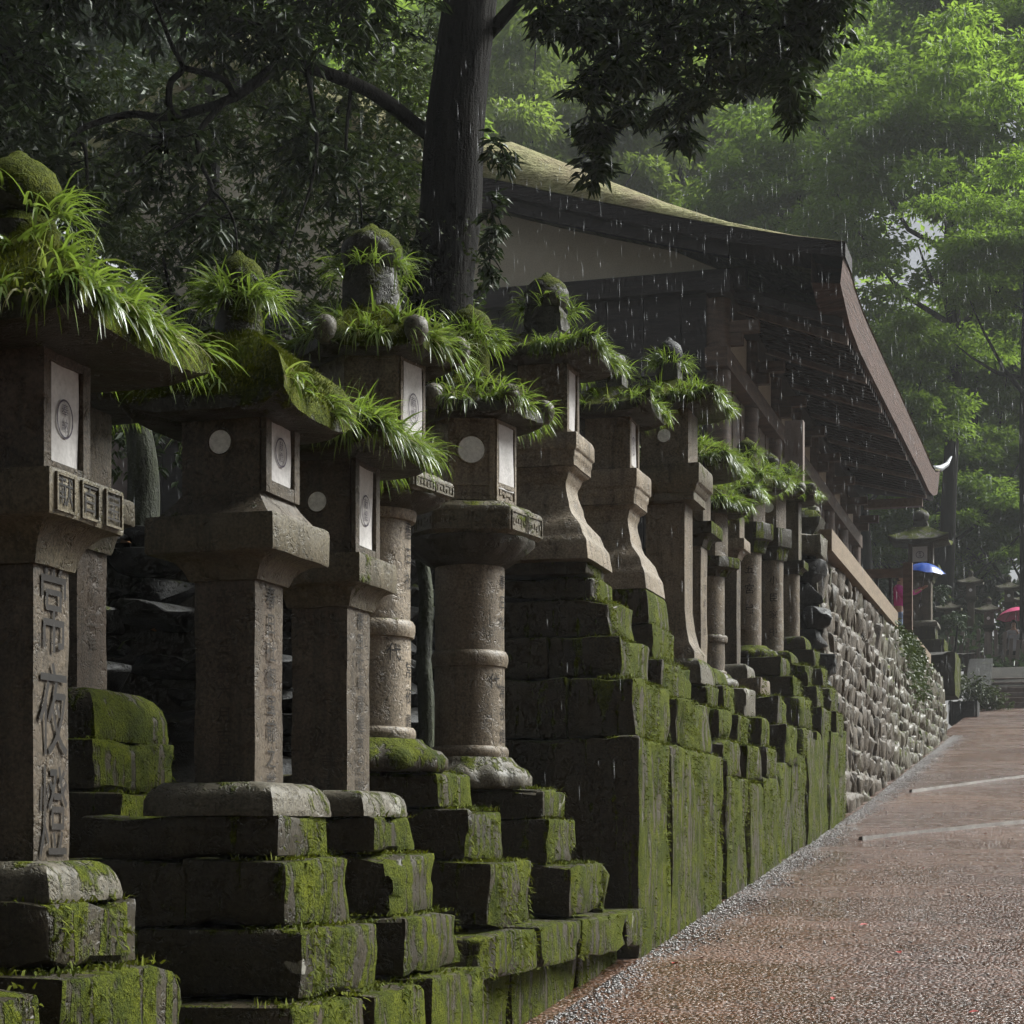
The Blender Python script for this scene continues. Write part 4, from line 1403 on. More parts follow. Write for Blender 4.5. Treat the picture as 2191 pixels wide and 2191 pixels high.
lantern('round-shafted lantern with a bright disc window above its mossy platform', -2.72, 17.6, 2.3,
        steps=[(-2.2, 17.3, 17.9, 2.4, 2.70, -3.1), (-2.26, 17.34, 17.84, 2.703, 2.9, -3.1), (-2.36, 17.4, 17.84, 2.903, 3.11, -3.1)],
        foot=('dome', .16, .23, 3.11, 3.23, 'very_mossy_stone'), shaft=('round', .118, 3.22, 4.09, []), slab=(6, .17, 4.36, 4.19, 4.07, .13), box=(6, .125, 4.36, 4.68),
        roof=(6, .25, 4.66, 4.90, .04, 1.0, 'roof_moss', .05), finial=(.075, 4.9, 4.95, 5.08, 'roof_stone', 8), mats=('shaft_stone', 'mossy_stone', 'shaft_stone', 'roof_stone'),
        ftext=[('小臣家中', .085, 3.88, R(-68), 1.85, 'carving')], grass=(55, (.10, .2), .4, .3), disc=.05, window=False, knobs=True, moss=2200)

lantern('last lantern of the row, slender with thin flat platform, beside the rubble wall', -2.68, 18.6, 2.4,
        steps=[(-2.2, 18.3, 18.9, 2.5, 2.73, -3.1), (-2.25, 18.34, 18.85, 2.733, 2.97, -3.1), (-2.34, 18.38, 18.8, 2.973, 3.17, -3.1), (-2.42, 18.42, 18.78, 3.173, 3.34, -3.1)],
        foot=('dome', .12, .18, 3.34, 3.47, 'very_mossy_stone'), shaft=('round', .09, 3.46, 4.12, []), slab=(4, .155, 4.20, 4.13, 4.08, .1), box=(4, .095, 4.20, 4.78),
        roof=(4, .25, 4.77, 5.0, .06, .9, 'roof_moss', .06), finial=(.08, 5.0, 5.05, 5.2, 'roof_moss', 12), mats=('shaft_stone', 'mossy_stone', 'slab_stone', 'roof_stone'),
        text=[('奉納', .05, 3.9, 0, 2.2, 'carving')], grass=(40, (.10, .18), .4, .3), knobs=True, window=False, moss=2000)

# second row, seen between the first two
lantern('lantern of the rear row glimpsed between the two leftmost front lanterns', -3.84, 6.75, 1.0,
        steps=[(-3.36, 6.3, 7.0, 1.0, 1.68, -4.4), (-3.50, 6.34, 7.02, 1.683, 1.88, -4.2)],
        foot=('dome', .16, .30, 1.88, 2.09, 'very_mossy_stone'), shaft=('square', .115, 2.08, 2.66), slab=(4, .20, 2.86, 2.76, 2.64, .13), box=(4, .13, 2.86, 3.2),
        roof=(4, .3, 3.2, 3.42, .05, 1.0, 'roof_moss', .05), mats=(DK, 'slab_stone', DK, 'roof_stone'), text=[('弘化二年', .07, 2.56, 0, 1.4, 'carving_faint')], grass=(30, G, .3, .4), moss=900, stepmat='very_mossy_stone', window=False)


# ---------------------------------------------------------------- the shrine hall
hall = empty('shrine_hall', (-10.6, 30.5, 4.5))
tag(hall, 'long timber hall with sweeping mossy bark roof and plastered gable', 'building')
HO = (-hall.location.x, -hall.location.y, -hall.location.z)
RX, WX, YF, YB, YW, YWB = -10.6, -4.23, 22.5, 38.7, 23.25, 37.9
prof = [(-2.6, 8.50), (-3.2, 8.74), (-4.0, 9.08), (-4.8, 9.45), (-5.5, 9.78), (-6.2, 10.12), (-6.9, 10.46), (-7.6, 10.62), (-8.4, 11.05), (-9.2, 11.5), (-10.0, 11.97), (-10.6, 12.3)]
full = prof + [(2 * RX - x, z) for x, z in reversed(prof[:-1])]


def verge_drop(x):
    u = min(1.0, max(0.0, (min(x - 2 * RX, -x) - 2.6) / 4.2))
    return .80 * u


def eave_lift(y):
    """the eave line sags between two upswept ends"""
    return -0.30 + 0.30 * math.exp(-(y - YF) / 0.6) + 0.30 * min(1.0, max(0.0, (y - 24.5) / 10.5)) + 0.35 * max(0.0, (y - 36.0) / 2.7) ** 2


def eave_w(x):
    d_ = min(-2.6 - x, x - (2 * RX + 2.6))
    return max(0.0, 1 - max(0.0, d_) / 4.2) ** 1.6


ysr = [YF, YF + .03, YF + .09, YF + .2, YF + .36, YF + .55, YF + .8, YF + 1.1, YF + 1.4] + list(np.arange(24.3, 38.6, 1.0)) + [38.4, YB]
V, F = [], []
for y in ysr:
    u = max(0.0, min(1.0, (YF + 1.4 - y) / 1.4))
    k = 1 - math.sqrt(max(0, 1 - u * u))
    for x, z in full:
        V.append((x, y, z - max(0, verge_drop(x)) * k + eave_lift(y) * eave_w(x) + .02 * nz3(x, y, 2.2, 7)))
nf = len(full)
for j in range(len(ysr) - 1):
    for i in range(nf - 1):
        F.append((j * nf + i, (j + 1) * nf + i, (j + 1) * nf + i + 1, j * nf + i + 1))
link('roof', mesh_from(V, F, True), 'thatch', hall, HO)
# thick bark edge at the gable and bargeboard below it
def strip(top, bot, y0, y1):
    """solid strip following (x, ztop)/(x, zbot) lists between two planes of constant y"""
    mb = MB()
    n = len(top)
    vs_ = []
    for (x, zt_), (_, zb_) in zip(top, bot):
        vs_ += [(x, y0, zt_), (x, y0, zb_), (x, y1, zb_), (x, y1, zt_)]
    fs = []
    for i in range(n - 1):
        a, b = i * 4, (i + 1) * 4
        for k in range(4):
            fs.append((a + k, a + (k + 1) % 4, b + (k + 1) % 4, b + k))
    fs += [(0, 1, 2, 3)[::-1], tuple((n - 1) * 4 + k for k in range(4))]
    return mb.add(vs_, fs)


edge_top = [(x, z - max(0, verge_drop(x)) - .012) for x, z in full]
strip(edge_top, [(x, z - .17) for x, z in edge_top], YF + .005, YF + .7).build('verge_edge', 'verge_bark', hall, loc=HO)
inner = [(x, z) for x, z in edge_top if 2 * RX + 3.2 < x < -3.2]
strip([(x, z - .165) for x, z in inner], [(x, z - .31) for x, z in inner], YF + .14, YF + .24).build('bargeboard', 'dark_wood', hall, loc=HO)
# eave edge of reddish bark, road side
mb = MB()
vs_, fs = [], []
ye = [YF + .01] + list(np.arange(23.5, 38.5, 1.0)) + [38.4, YB - .01]
for y in ye:
    l_ = eave_lift(y)
    vs_ += [(-2.612, y, 8.47 + l_), (-2.66, y, 8.02 + l_), (-3.0, y, 8.06 + l_), (-3.0, y, 8.5 + l_)]
for i in range(len(ye) - 1):
    a, b = i * 4, (i + 1) * 4
    for k in range(4):
        fs.append((a + k, b + k, b + (k + 1) % 4, a + (k + 1) % 4))
mb.add(vs_, fs).build('eave_edge', 'eave_bark', hall, loc=HO)
# soffit boards and the rafters under it
vs_, fs = [], []
ye2 = list(np.arange(YF + .72, YB, .5)) + [YB - .02]
for y in ye2:
    vs_ += [(-2.68, y, 8.06 + eave_lift(y)), (-4.4, y, 8.52 + eave_lift(y) * .35)]
for i in range(len(ye2) - 1):
    fs.append((2 * i, 2 * i + 2, 2 * i + 3, 2 * i + 1))
MB().add(vs_, fs).build('soffit', 'dark_wood', hall, loc=HO)
y = YF + .8
k = 0
while y < 38.6:
    big = k % 8 == 2
    za, zb_ = 7.985 + eave_lift(y), 8.40 + eave_lift(y) * .35
    w_, t_ = (.035, .06) if not big else (.045, .09)
    raf = MB()
    raf.add([(-2.72, y - w_, za - t_), (-2.72, y + w_, za - t_), (-4.3, y + w_, zb_ - t_), (-4.3, y - w_, zb_ - t_), (-2.72, y - w_, za + .05), (-2.72, y + w_, za + .05), (-4.3, y + w_, zb_ + .05), (-4.3, y - w_, zb_ + .05)],
            [(0, 1, 2, 3), (0, 4, 5, 1), (1, 5, 6, 2), (2, 6, 7, 3), (3, 7, 4, 0)])
    raf.build('rafter', 'grey_wood' if big else 'dark_wood', hall, loc=HO)
    y += 0.265
    k += 1
tipm = MB().tube([(-2.75, 38.2, 8.55 + eave_lift(38.2)), (-2.62, 38.75, 8.52 + eave_lift(38.7)), (-2.5, 39.05, 8.66 + eave_lift(38.7)), (-2.42, 39.2, 8.84 + eave_lift(38.7))], [.06, .07, .05, .015], 8)
tipm.build('eave_tip', 'grey_roof', hall, smooth=True, loc=HO)
# gable: plaster field, tie beam, boarded wall and posts
pl = [(x, z - .22) for x, z in edge_top if 2 * RX - WX - .2 < x < WX + .2]
pl = [(WX, 8.52)] + [p for p in pl if p[1] > 8.5] + [(2 * RX - WX, 8.52)]
mb = MB()
vs_ = [(x, YW, z) for x, z in pl] + [(x, YW, 8.48) for x, z in pl]
n = len(pl)
mb.add(vs_, [(i, i + 1, n + i + 1, n + i) for i in range(n - 1)]).build('gable_plaster', 'plaster', hall, loc=HO)
MB().box(2 * RX - WX - .3, WX + .35, YW - .16, YW + .05, 8.24, 8.485).build('tie_beam', 'dark_wood', hall, loc=HO)
MB().box(2 * RX - WX - .1, WX + .1, YW - .10, YW + .05, 7.25, 7.45).build('tie_beam', 'dark_wood', hall, loc=HO)
for i, xx in enumerate(np.linspace(2 * RX - WX, WX, 28)[:-1]):
    MB().box(xx + .004, xx + (2 * abs(RX - WX)) / 27 - .006, YW - .02, YW + .04, 4.5, 8.24).build('wall_board', 'dark_wood', hall, loc=HO)
for i in range(5):
    xx = WX - i * (2 * abs(RX - WX)) / 4
    MB().tube([(xx, YW - .02, 4.5), (xx, YW - .02, 8.24)], .15, 12).build('post', 'red_wood', hall, smooth=True, sharp=40, loc=HO)
# road-side wall: posts, boards, rail beams, plaster panels and bracket arms
ypost = [YW + 2.09 * i for i in range(8)]
for i, y in enumerate(ypost):
    if i:
        MB().tube([(WX, y, 4.5), (WX, y, 8.35)], .15, 12).build('post', 'red_wood', hall, smooth=True, sharp=40, loc=HO)
    br = MB()
    br.box(WX, WX + .50, y - .07, y + .07, 7.72, 7.86)
    br.box(WX, WX + .30, y - .06, y + .06, 7.57, 7.715)
    br.build('bracket_arm', 'red_wood', hall, loc=HO)
for y0, y1 in zip(ypost[:-1], ypost[1:]):
    MB().box(WX - .06, WX + .02, y0 + .16, y1 - .16, 7.52, 8.12).build('plaster_panel', 'plaster', hall, loc=HO)
    nb_ = 6
    for q in range(nb_):
        a = y0 + .15 + (y1 - y0 - .3) * q / nb_
        MB().box(WX - .08, WX - .02 + .012 * (q % 2), a + .004, a + (y1 - y0 - .3) / nb_ - .004, 4.5, 7.25).build('wall_board', 'red_wood', hall, loc=HO)
MB().box(WX - .12, WX + .16, YW - .3, YWB + .2, 7.26, 7.50).build('rail_beam', 'red_wood', hall, loc=HO)
MB().box(WX - .1, WX + .20, YW - .35, YWB + .25, 8.14, 8.36).build('wall_plate', 'dark_wood', hall, loc=HO)
MB().box(WX - .10, WX + .13, YW - .1, YWB, 5.6, 5.78).build('rail_beam', 'grey_wood', hall, loc=HO)
MB().box(WX + .3, WX + 1.4, 37.0, 37.2, 7.86, 8.02).build('eave_tie', 'tan_wood', hall, loc=HO)
MB().box(2 * RX - WX, 2 * RX - WX + .1, YW, YWB, 4.5, 8.3).build('rear_wall', 'dark_wood', hall, loc=HO)
MB().box(2 * RX - WX + .1, WX - .1, YWB - .1, YWB, 4.5, 8.3).build('end_wall', 'dark_wood', hall, loc=HO)

# tall squared timber standing before the hall
tp = link('timber_post', MB().box(-.10, .10, -.07, .07, 0, 1.55).mesh(), 'grey_wood', None, (-2.98, 21.0, 4.55))
tag(tp, 'tall squared timber post standing on the terrace before the hall corner', 'post')

# handrail across the terrace
rl = empty('handrail', (-3.0, 30.0, 4.56))
tag(rl, 'brown timber handrail with pickets across the terrace end', 'railing')
MB().box(.42, .56, -.07, .07, .02, 1.22).build('post', 'red_wood', rl)
MB().box(.40, .58, -.09, .09, 0, .13).build('post_shoe', 'metal', rl)
MB().box(-.95, .415, -.045, .045, 1.0, 1.14).build('top_rail', 'red_wood', rl)
MB().box(-.95, .415, -.045, .045, .14, .26).build('bottom_rail', 'red_wood', rl)
for i in range(6):
    MB().box(-.85 + i * .21, -.80 + i * .21, -.025, .025, .262, .998).build('picket', 'dark_wood', rl)

# pale roof of a low building glimpsed through the leaves on the left
gs = empty('low_shed', (-12.6, 20.3, 4.0))
tag(gs, 'low building behind the trees whose pale grey roof slope shows through leaves', 'building')
MB().box(-1.6, 1.6, -1.0, 1.0, 0, 3.6).build('wall', 'dark_wood', gs)
rf = MB()
rf.add([(2.2, -1.3, 3.95), (2.2, 1.3, 3.95), (0, 1.3, 5.55), (0, -1.3, 5.55), (-2.2, 1.3, 3.95), (-2.2, -1.3, 3.95)], [(0, 1, 2, 3), (3, 2, 4, 5)])
rf.add([(2.2, -1.3, 3.87), (2.2, 1.3, 3.87), (0, 1.3, 5.45), (0, -1.3, 5.45), (-2.2, 1.3, 3.87), (-2.2, -1.3, 3.87)], [(3, 2, 1, 0), (5, 4, 2, 3)])
rf.add([(2.2, -1.3, 3.95), (0, -1.3, 5.55), (0, -1.3, 5.45), (2.2, -1.3, 3.87), (-2.2, -1.3, 3.95), (-2.2, -1.3, 3.87)], [(0, 1, 2, 3), (1, 4, 5, 2)])
rf.build('roof', 'grey_roof', gs)

# ---------------------------------------------------------------- stairs and far end of the path
st = empty('stone_stairs', (0.7, 49.5, path_z(49.5)))
tag(st, 'flight of dark wet stone steps at the top of the path', 'stairs')
for i in range(8):
    block('step', -2.1, 3.6, 49.5 + i * .3, 50.2 + i * .3, path_z(49.5) - .25 + i * .15, path_z(49.5) + .15 + i * .15, 'stair_stone', st, bev=.02, origin=tuple(st.location), cuts=2)
mb = MB()
z0 = float(path_z(49.5))
mb.add([(-2.75, 49.2, z0 - .2), (-2.14, 49.2, z0 - .2), (-2.14, 49.2, z0 + .1), (-2.75, 49.2, z0 + .1), (-2.75, 52.0, z0 + 1.0), (-2.14, 52.0, z0 + 1.0), (-2.14, 52.0, z0 + 1.5), (-2.75, 52.0, z0 + 1.5)],
       [(0, 1, 2, 3), (3, 2, 6, 7), (1, 5, 6, 2), (0, 3, 7, 4), (4, 7, 6, 5)]).build('side_slab', 'dark_rock', st, loc=tuple(-v for v in st.location))
dr = empty('drain_trough', (-2.5, 45.1, path_z(45.1)))
tag(dr, 'dark open drain trough at the far foot of the rubble wall', 'drain')
MB().box(-.32, -.26, -.5, .5, -.2, .32).box(.26, .32, -.5, .5, -.2, .32).box(-.255, .255, -.5, -.44, -.2, .30).build('sides', 'dark_rock', dr)
MB().box(-.255, .255, -.43, .5, -.2, -.1).build('floor', 'dark_rock', dr)

fn = empty('stake_fence', (-2.0, 53.4, 6.0))
tag(fn, 'fence of uneven weathered wooden stakes above the stairs', 'fence')
for i in range(26):
    x = -4.4 + i * .165
    h_ = random.uniform(.9, 1.25)
    o = MB().box(-.05, .05, -.03, .03, -.1, h_).build('stake', 'grey_wood', fn, loc=(x + 2.0, 0.1 * random.uniform(-1, 1) + (x + 2) * .25, 0))
    o.rotation_euler = (0, random.uniform(-.09, .09), 0)
MB().box(-2.4, 2.0, -.02, .02, .45, .53).build('rail', 'grey_wood', fn, loc=(0, .12, 0)).rotation_euler = (0, 0, .24)

far = 'small lanterns crowded beyond the fence'
lantern('large far lantern with a white paper window at the end of the terrace', -3.3, 42.8, 5.2,
        steps=[(-2.5, 42.0, 43.5, 4.6, 5.55, -4.1), (-2.75, 42.2, 43.3, 5.55, 5.85, -3.9), (-2.95, 42.4, 43.1, 5.85, 6.15, -3.7)],
        foot=('dome', .26, .4, 6.15, 6.3), shaft=('square', .24, 6.3, 7.2), slab=(4, .42, 7.5, 7.34, 7.15, .27), box=(4, .26, 7.5, 8.0), roof=(4, .62, 8.0, 8.4, .1, 1.1), finial=(.18, 8.4, 8.5, 8.8),
        mats=(DK, 'mossy_stone', DK, 'roof_stone'), moss=0, N=24, group='far lanterns by the stairs', front_paper=True)
# its paper is on the side towards the path approach
flb = ['far lantern just beyond the fence, leftmost of the small group', 'far lantern beyond the fence, second of the small group, slightly higher',
       'far lantern beyond the fence in the middle of the small group, pale capped roof', 'far lantern beyond the fence behind the pink umbrella', 'far lantern beyond the fence at the right edge of the picture']
for i, (x, y) in enumerate(((-3.6, 57.0), (-3.05, 58.5), (-2.45, 56.6), (-1.95, 58.6), (-1.40, 57.2))):
    zg = right_ground(x, y) + (0, .55, -.1, .35, .1)[i]
    lantern(flb[i], x, y, zg, steps=[(x + .35, y - .35, y + .35, zg - .6, zg + .3), (x + .25, y - .25, y + .25, zg + .3, zg + .55)], foot=('dome', .14, .22, zg + .55, zg + .65),
            shaft=('square', .1, zg + .65, zg + 1.4), slab=(4, .2, zg + 1.58, zg + 1.5, zg + 1.4, .12), box=(4, .13, zg + 1.58, zg + 1.95), roof=(4, .36, zg + 1.95, zg + 2.18, .06, 1.2),
            finial=(.08, zg + 2.18, zg + 2.24, zg + 2.42), mats=(DK, 'mossy_stone', DK, 'foot_stone'), moss=0, N=24, group=far, disc=.05, window=True, seal=False)


# ---------------------------------------------------------------- people and umbrellas
def skin_mesh(pts, edges, rad, sub=2, root=0):
    me = bpy.data.meshes.new('skin')
    me.from_pydata(pts, edges, [])
    ob = bpy.data.objects.new('skin', me)
    col.objects.link(ob)
    md = ob.modifiers.new('s', 'SKIN')
    md.use_smooth_shade = True
    for i, v in enumerate(me.skin_vertices[0].data):
        r = rad[i]
        v.radius = r if hasattr(r, '__len__') else (r, r)
        v.use_root = (i == root)
    ob.modifiers.new('d', 'SUBSURF').levels = sub
    dg = bpy.context.evaluated_depsgraph_get()
    dg.update()
    out = bpy.data.meshes.new_from_object(ob.evaluated_get(dg))
    bpy.data.objects.remove(ob)
    return out


def person(label, loc, rz, h, arm_r, arm_l, top, legs, sleeve_to=1, short=False, coat=0.0):
    """arm_* = (elbow, wrist) in body coordinates (x right, -y front, z up) for height 1.7"""
    root = empty('person', loc, rz)
    tag(root, label, 'person')
    s = h / 1.7
    P_ = [(0, 0, .92), (0, 0, 1.12), (0, .01, 1.32), (0, .01, 1.42), (0, -.005, 1.50), (0, -.02, 1.60), (0, -.02, 1.68)]
    rd = [(.15, .11), (.135, .10), (.155, .10), (.075, .07), (.05, .055), (.078, .095), (.06, .07)]
    E = [(i, i + 1) for i in range(6)]
    for sg, (el, wr) in ((1, arm_r), (-1, arm_l)):
        b = len(P_)
        P_ += [(sg * .17, .01, 1.39), el, wr]
        rd += [.055, .043, .03]
        E += [(3, b), (b, b + 1), (b + 1, b + 2)]
        # palm and five fingers
        d = (Vector(wr) - Vector(el)).normalized()
        pw = Vector(wr) + d * .06
        P_.append(tuple(pw))
        rd.append((.034, .022))
        E.append((b + 2, b + 3))
        sdv = d.orthogonal().normalized()
        for f in range(5):
            off = sdv * (-.026 + f * .013)
            L_ = (.045, .07, .075, .07, .055)[f]
            q = pw + off + d * (.012 if f else -.02)
            c = len(P_)
            bend = d.cross(sdv) * .02
            P_ += [tuple(q + (off * 1.2 if not f else off * .3) + d * L_ * .5), tuple(q + off * .4 + d * L_ * .8 + bend)]
            rd += [.009, .007]
            E += [(b + 3, c), (c, c + 1)]
    for sg in (1, -1):
        b = len(P_)
        P_ += [(sg * .09, 0, .86), (sg * .10, -.015, .48), (sg * .10, .02, .09), (sg * .105, -.12, .035)]
        rd += [.085, .058, .042, (.04, .03)]
        E += [(0, b), (b, b + 1), (b + 1, b + 2), (b + 2, b + 3)]
    me = skin_mesh([tuple(c * s for c in p) for p in P_], E, [tuple(q * s for q in r) if hasattr(r, '__len__') else r * s for r in rd])
    link('body', me, 'skin', root)
    # jacket
    J = [(0, 0, .95 - coat), (0, 0, 1.12), (0, .01, 1.32), (0, .01, 1.41)]
    jr = [(.185 + coat * .2, .14 + coat * .2), (.165, .125), (.18, .125), (.10, .085)]
    JE = [(0, 1), (1, 2), (2, 3)]
    for sg, (el, wr) in ((1, arm_r), (-1, arm_l)):
        b = len(J)
        w2 = Vector(el).lerp(Vector(wr), .92)
        J += [(sg * .17, .01, 1.385), el, tuple(w2)]
        jr += [.072, .06, .046]
        JE += [(3, b), (b, b + 1), (b + 1, b + 2)]
    link('jacket', skin_mesh([tuple(c * s for c in p) for p in J], JE, [tuple(q * s for q in r) if hasattr(r, '__len__') else r * s for r in jr]), top, root)
    T = [(0, 0, .95), (0, 0, .84)]
    tr_ = [(.165, .125), (.15, .115)]
    TE = [(0, 1)]
    for sg in (1, -1):
        b = len(T)
        if short:
            T += [(sg * .09, 0, .78), (sg * .10, -.012, .54)]
            tr_ += [.105, .088]
            TE += [(1, b), (b, b + 1)]
        else:
            T += [(sg * .09, 0, .78), (sg * .10, -.015, .48), (sg * .10, .02, .08)]
            tr_ += [.10, .075, .06]
            TE += [(1, b), (b, b + 1), (b + 1, b + 2)]
    link('trousers', skin_mesh([tuple(c * s for c in p) for p in T], TE, [tuple(q * s for q in r) if hasattr(r, '__len__') else r * s for r in tr_]), legs, root)
    bm = bmesh.new()
    bmesh.ops.create_uvsphere(bm, u_segments=16, v_segments=10, radius=1.0)
    for v in list(bm.verts):
        if v.co.y < -.35 and v.co.z < .35:
            bm.verts.remove(v)
    for v in bm.verts:
        v.co = Vector((v.co.x * .092, v.co.y * .108 + .0, v.co.z * .125)) * s
    hm = bpy.data.meshes.new('hair')
    bm.to_mesh(hm)
    bm.free()
    link('hair', hm, 'hair', root, (0, 0.0, 1.635 * s))
    fc = MB()
    for sg in (-1, 1):
        fc.box(sg * .03 - .011, sg * .03 + .011, -.119, -.108, 1.605, 1.617)
    fc.box(-.02, .02, -.115, -.104, 1.535, 1.542)
    fc.v = [tuple(c * s for c in p) for p in fc.v]
    fc.build('face_features', 'hair', root)
    ns = MB().add([(-.012, -.112, 1.565), (.012, -.112, 1.565), (0, -.136, 1.568), (0, -.112, 1.605)], [(0, 1, 2), (0, 2, 3), (2, 1, 3)])
    ns.v = [tuple(c * s for c in p) for p in ns.v]
    ns.build('nose', 'skin', root)
    return root


def umbrella(label, top, hand, r, mat):
    root = empty('umbrella', hand)
    tag(root, label, 'umbrella', 'umbrellas in the rain')
    ax = (Vector(top) - Vector(hand))
    q = ax.to_track_quat('Z', 'Y').to_euler()
    root.rotation_euler = q
    L_ = ax.length
    V_, F_ = [(0, 0, L_)], []
    NR, NA = 5, 32
    for i in range(1, NR + 1):
        a = i / NR
        for k in range(NA):
            ph = 2 * math.pi * k / NA
            sc = 1 - .06 * a * a * abs(math.sin(ph * 4)) ** 1.0
            V_.append((r * a * sc * math.cos(ph), r * a * sc * math.sin(ph), L_ - r * .42 * a ** 1.9 + .015 * a * abs(math.sin(ph * 4))))
    for k in range(NA):
        F_.append((0, 1 + k, 1 + (k + 1) % NA))
    for i in range(NR - 1):
        for k in range(NA):
            b = 1 + i * NA
            F_.append((b + k, b + NA + k, b + NA + (k + 1) % NA, b + (k + 1) % NA))
    link('canopy', mesh_from(V_, F_, True, 50), mat, root)
    MB().tube([(0, 0, -.25), (0, 0, L_ + .05)], .008, 6).build('shaft', 'metal', root)
    MB().tube([(0, 0, -.25), (0, 0, -.32), (.03, 0, -.36), (.06, 0, -.33)], .014, 6).build('handle', 'black_cloth', root)
    for k in range(8):
        ph = math.pi / 8 * 2 * k
        MB().tube([(0, 0, L_ - .02), (r * .5 * math.cos(ph), r * .5 * math.sin(ph), L_ - .42 * r * .27 - .015), (r * .97 * math.cos(ph), r * .97 * math.sin(ph), L_ - .42 * r * .95)], .004, 4).build('rib', 'metal', root)
    return root


pa = (-1.73, 55.8, right_ground(-1.73, 55.8))
person('person in a pale grey jacket and black trousers walking down under a pink umbrella', pa, R(0), 1.62, ((.24, -.10, 1.16), (.13, -.22, 1.34)), ((-.27, -.02, 1.14), (-.24, -.12, .92)), 'grey_cloth', 'black_cloth', coat=.18)
umbrella('pink umbrella held over the person in the grey jacket', (pa[0] + .05, pa[1] - .15, pa[2] + 1.98), (pa[0] + .125, pa[1] - .25, pa[2] + 1.36), .56, 'pink_umbrella')
pb_ = (-3.30, 37.6, bank_z(-3.3, 37.6))
person('person in a magenta top and pale shorts behind the handrail reaching out an arm', pb_, R(80), 1.60, ((.30, -.22, 1.32), (.22, -.42, 1.40)), ((-.24, -.14, 1.16), (-.10, -.36, 1.30)), 'pink_cloth', 'blue_cloth', short=True)
umbrella('blue umbrella held by the person in the magenta top', (pb_[0] + .50, pb_[1] + .1, pb_[2] + 1.80), (pb_[0] + .42, pb_[1] + .16, pb_[2] + 1.34), .42, 'blue_umbrella')


# ---------------------------------------------------------------- trees
def unit_crown(seed, nclump, nleaf, leaf):
    r_ = np.random.default_rng(seed)
    P_, D_ = [], []
    for c in range(nclump):
        v = r_.normal(0, 1, 3)
        v /= np.linalg.norm(v)
        if v[2] < -.55:
            v[2] *= -.4
        rad = r_.uniform(.35, .92)
        ctr = v * rad * np.array([1, 1, .95])
        cr = r_.uniform(.16, .32)
        for q in range(6):                       # every clump is a few drooping sprays
            w_ = r_.normal(0, 1, 3)
            w_ /= np.linalg.norm(w_)
            w_[2] = abs(w_[2]) * .6
            sc = ctr + w_ * cr * .62
            sr = cr * r_.uniform(.35, .6)
            k = int(nleaf / 6 * (cr / .24) ** 2)
            u = r_.normal(0, 1, (k, 3))
            u /= np.linalg.norm(u, axis=1, keepdims=True)
            u[:, 2] = np.where(u[:, 2] < -.2, -u[:, 2] * .7, u[:, 2])
            sh = r_.uniform(.6, 1.1, k)[:, None]
            P_.append(sc + u * sh * sr * np.array([1.15, 1.15, .55]))
            D_.append(u * np.array([1, 1, .2]) + np.array([0, 0, -.28]) + r_.normal(0, .35, (k, 3)))
    P_, D_ = np.concatenate(P_), np.concatenate(D_)
    n = len(P_)
    return leaves_mesh(P_, D_, r_.uniform(.75, 1.35, n) * leaf, r_.uniform(.36, .55, n) * leaf)


CR = [unit_crown(11, 62, 560, .042), unit_crown(12, 68, 540, .040), unit_crown(13, 58, 580, .043)]


def tree(label, crown_c, r, rz, mat, kind=0, zground=None, group='trees of the wooded hillside', trunk_r=None, spin=0.0, bark='bark', name='broadleaf_tree', foot=(0.0, 0.0)):
    cx, cy_, cz = crown_c
    zg = zground if zground is not None else (bank_z(cx, cy_) if cx < -2.6 else right_ground(cx, cy_))
    zg -= .15
    root = empty(name, (cx, cy_, zg))
    tag(root, label, 'tree', group)
    tr_ = trunk_r or .03 * r + .07
    H = cz - zg
    ofx = random.uniform(-.4, .4)
    mb = MB()
    pts = [(foot[0], foot[1], 0), (foot[0] * .9 + ofx * .4, foot[1] * .9, H * .3), (foot[0] * .5 + ofx, foot[1] * .5 + .1, H * .65), (ofx * .5, 0, H), (0, 0, H + rz * .5)]
    mb.tube(pts, [tr_ * 1.25, tr_, tr_ * .8, tr_ * .5, tr_ * .2], 10)
    mb.build('trunk', bark, root, smooth=True)
    for k in range(7):
        a = k * 2.4 + spin
        z0 = H - rz * random.uniform(.1, .75)
        rr = r * random.uniform(.55, .85)
        e = (rr * math.cos(a), rr * math.sin(a), z0 + rz * random.uniform(.35, .8))
        MB().tube([(ofx * .7, 0, z0), (e[0] * .4, e[1] * .4, z0 + (e[2] - z0) * .25), (e[0] * .75, e[1] * .75, z0 + (e[2] - z0) * .65), e], [tr_ * .42, tr_ * .3, tr_ * .18, tr_ * .06], 7).build('limb', bark, root, smooth=True)
    o = bpy.data.objects.new('crown', CR[kind % 3])
    if not CR[kind % 3].materials:
        CR[kind % 3].materials.append(M['forest_leaf'])
    col.objects.link(o)
    o.parent = root
    o.location = (0, 0, H)
    o.scale = (r, r, rz)
    o.rotation_euler = (0, 0, spin)
    o.material_slots[0].link = 'OBJECT'
    o.material_slots[0].material = M[mat]
    return root


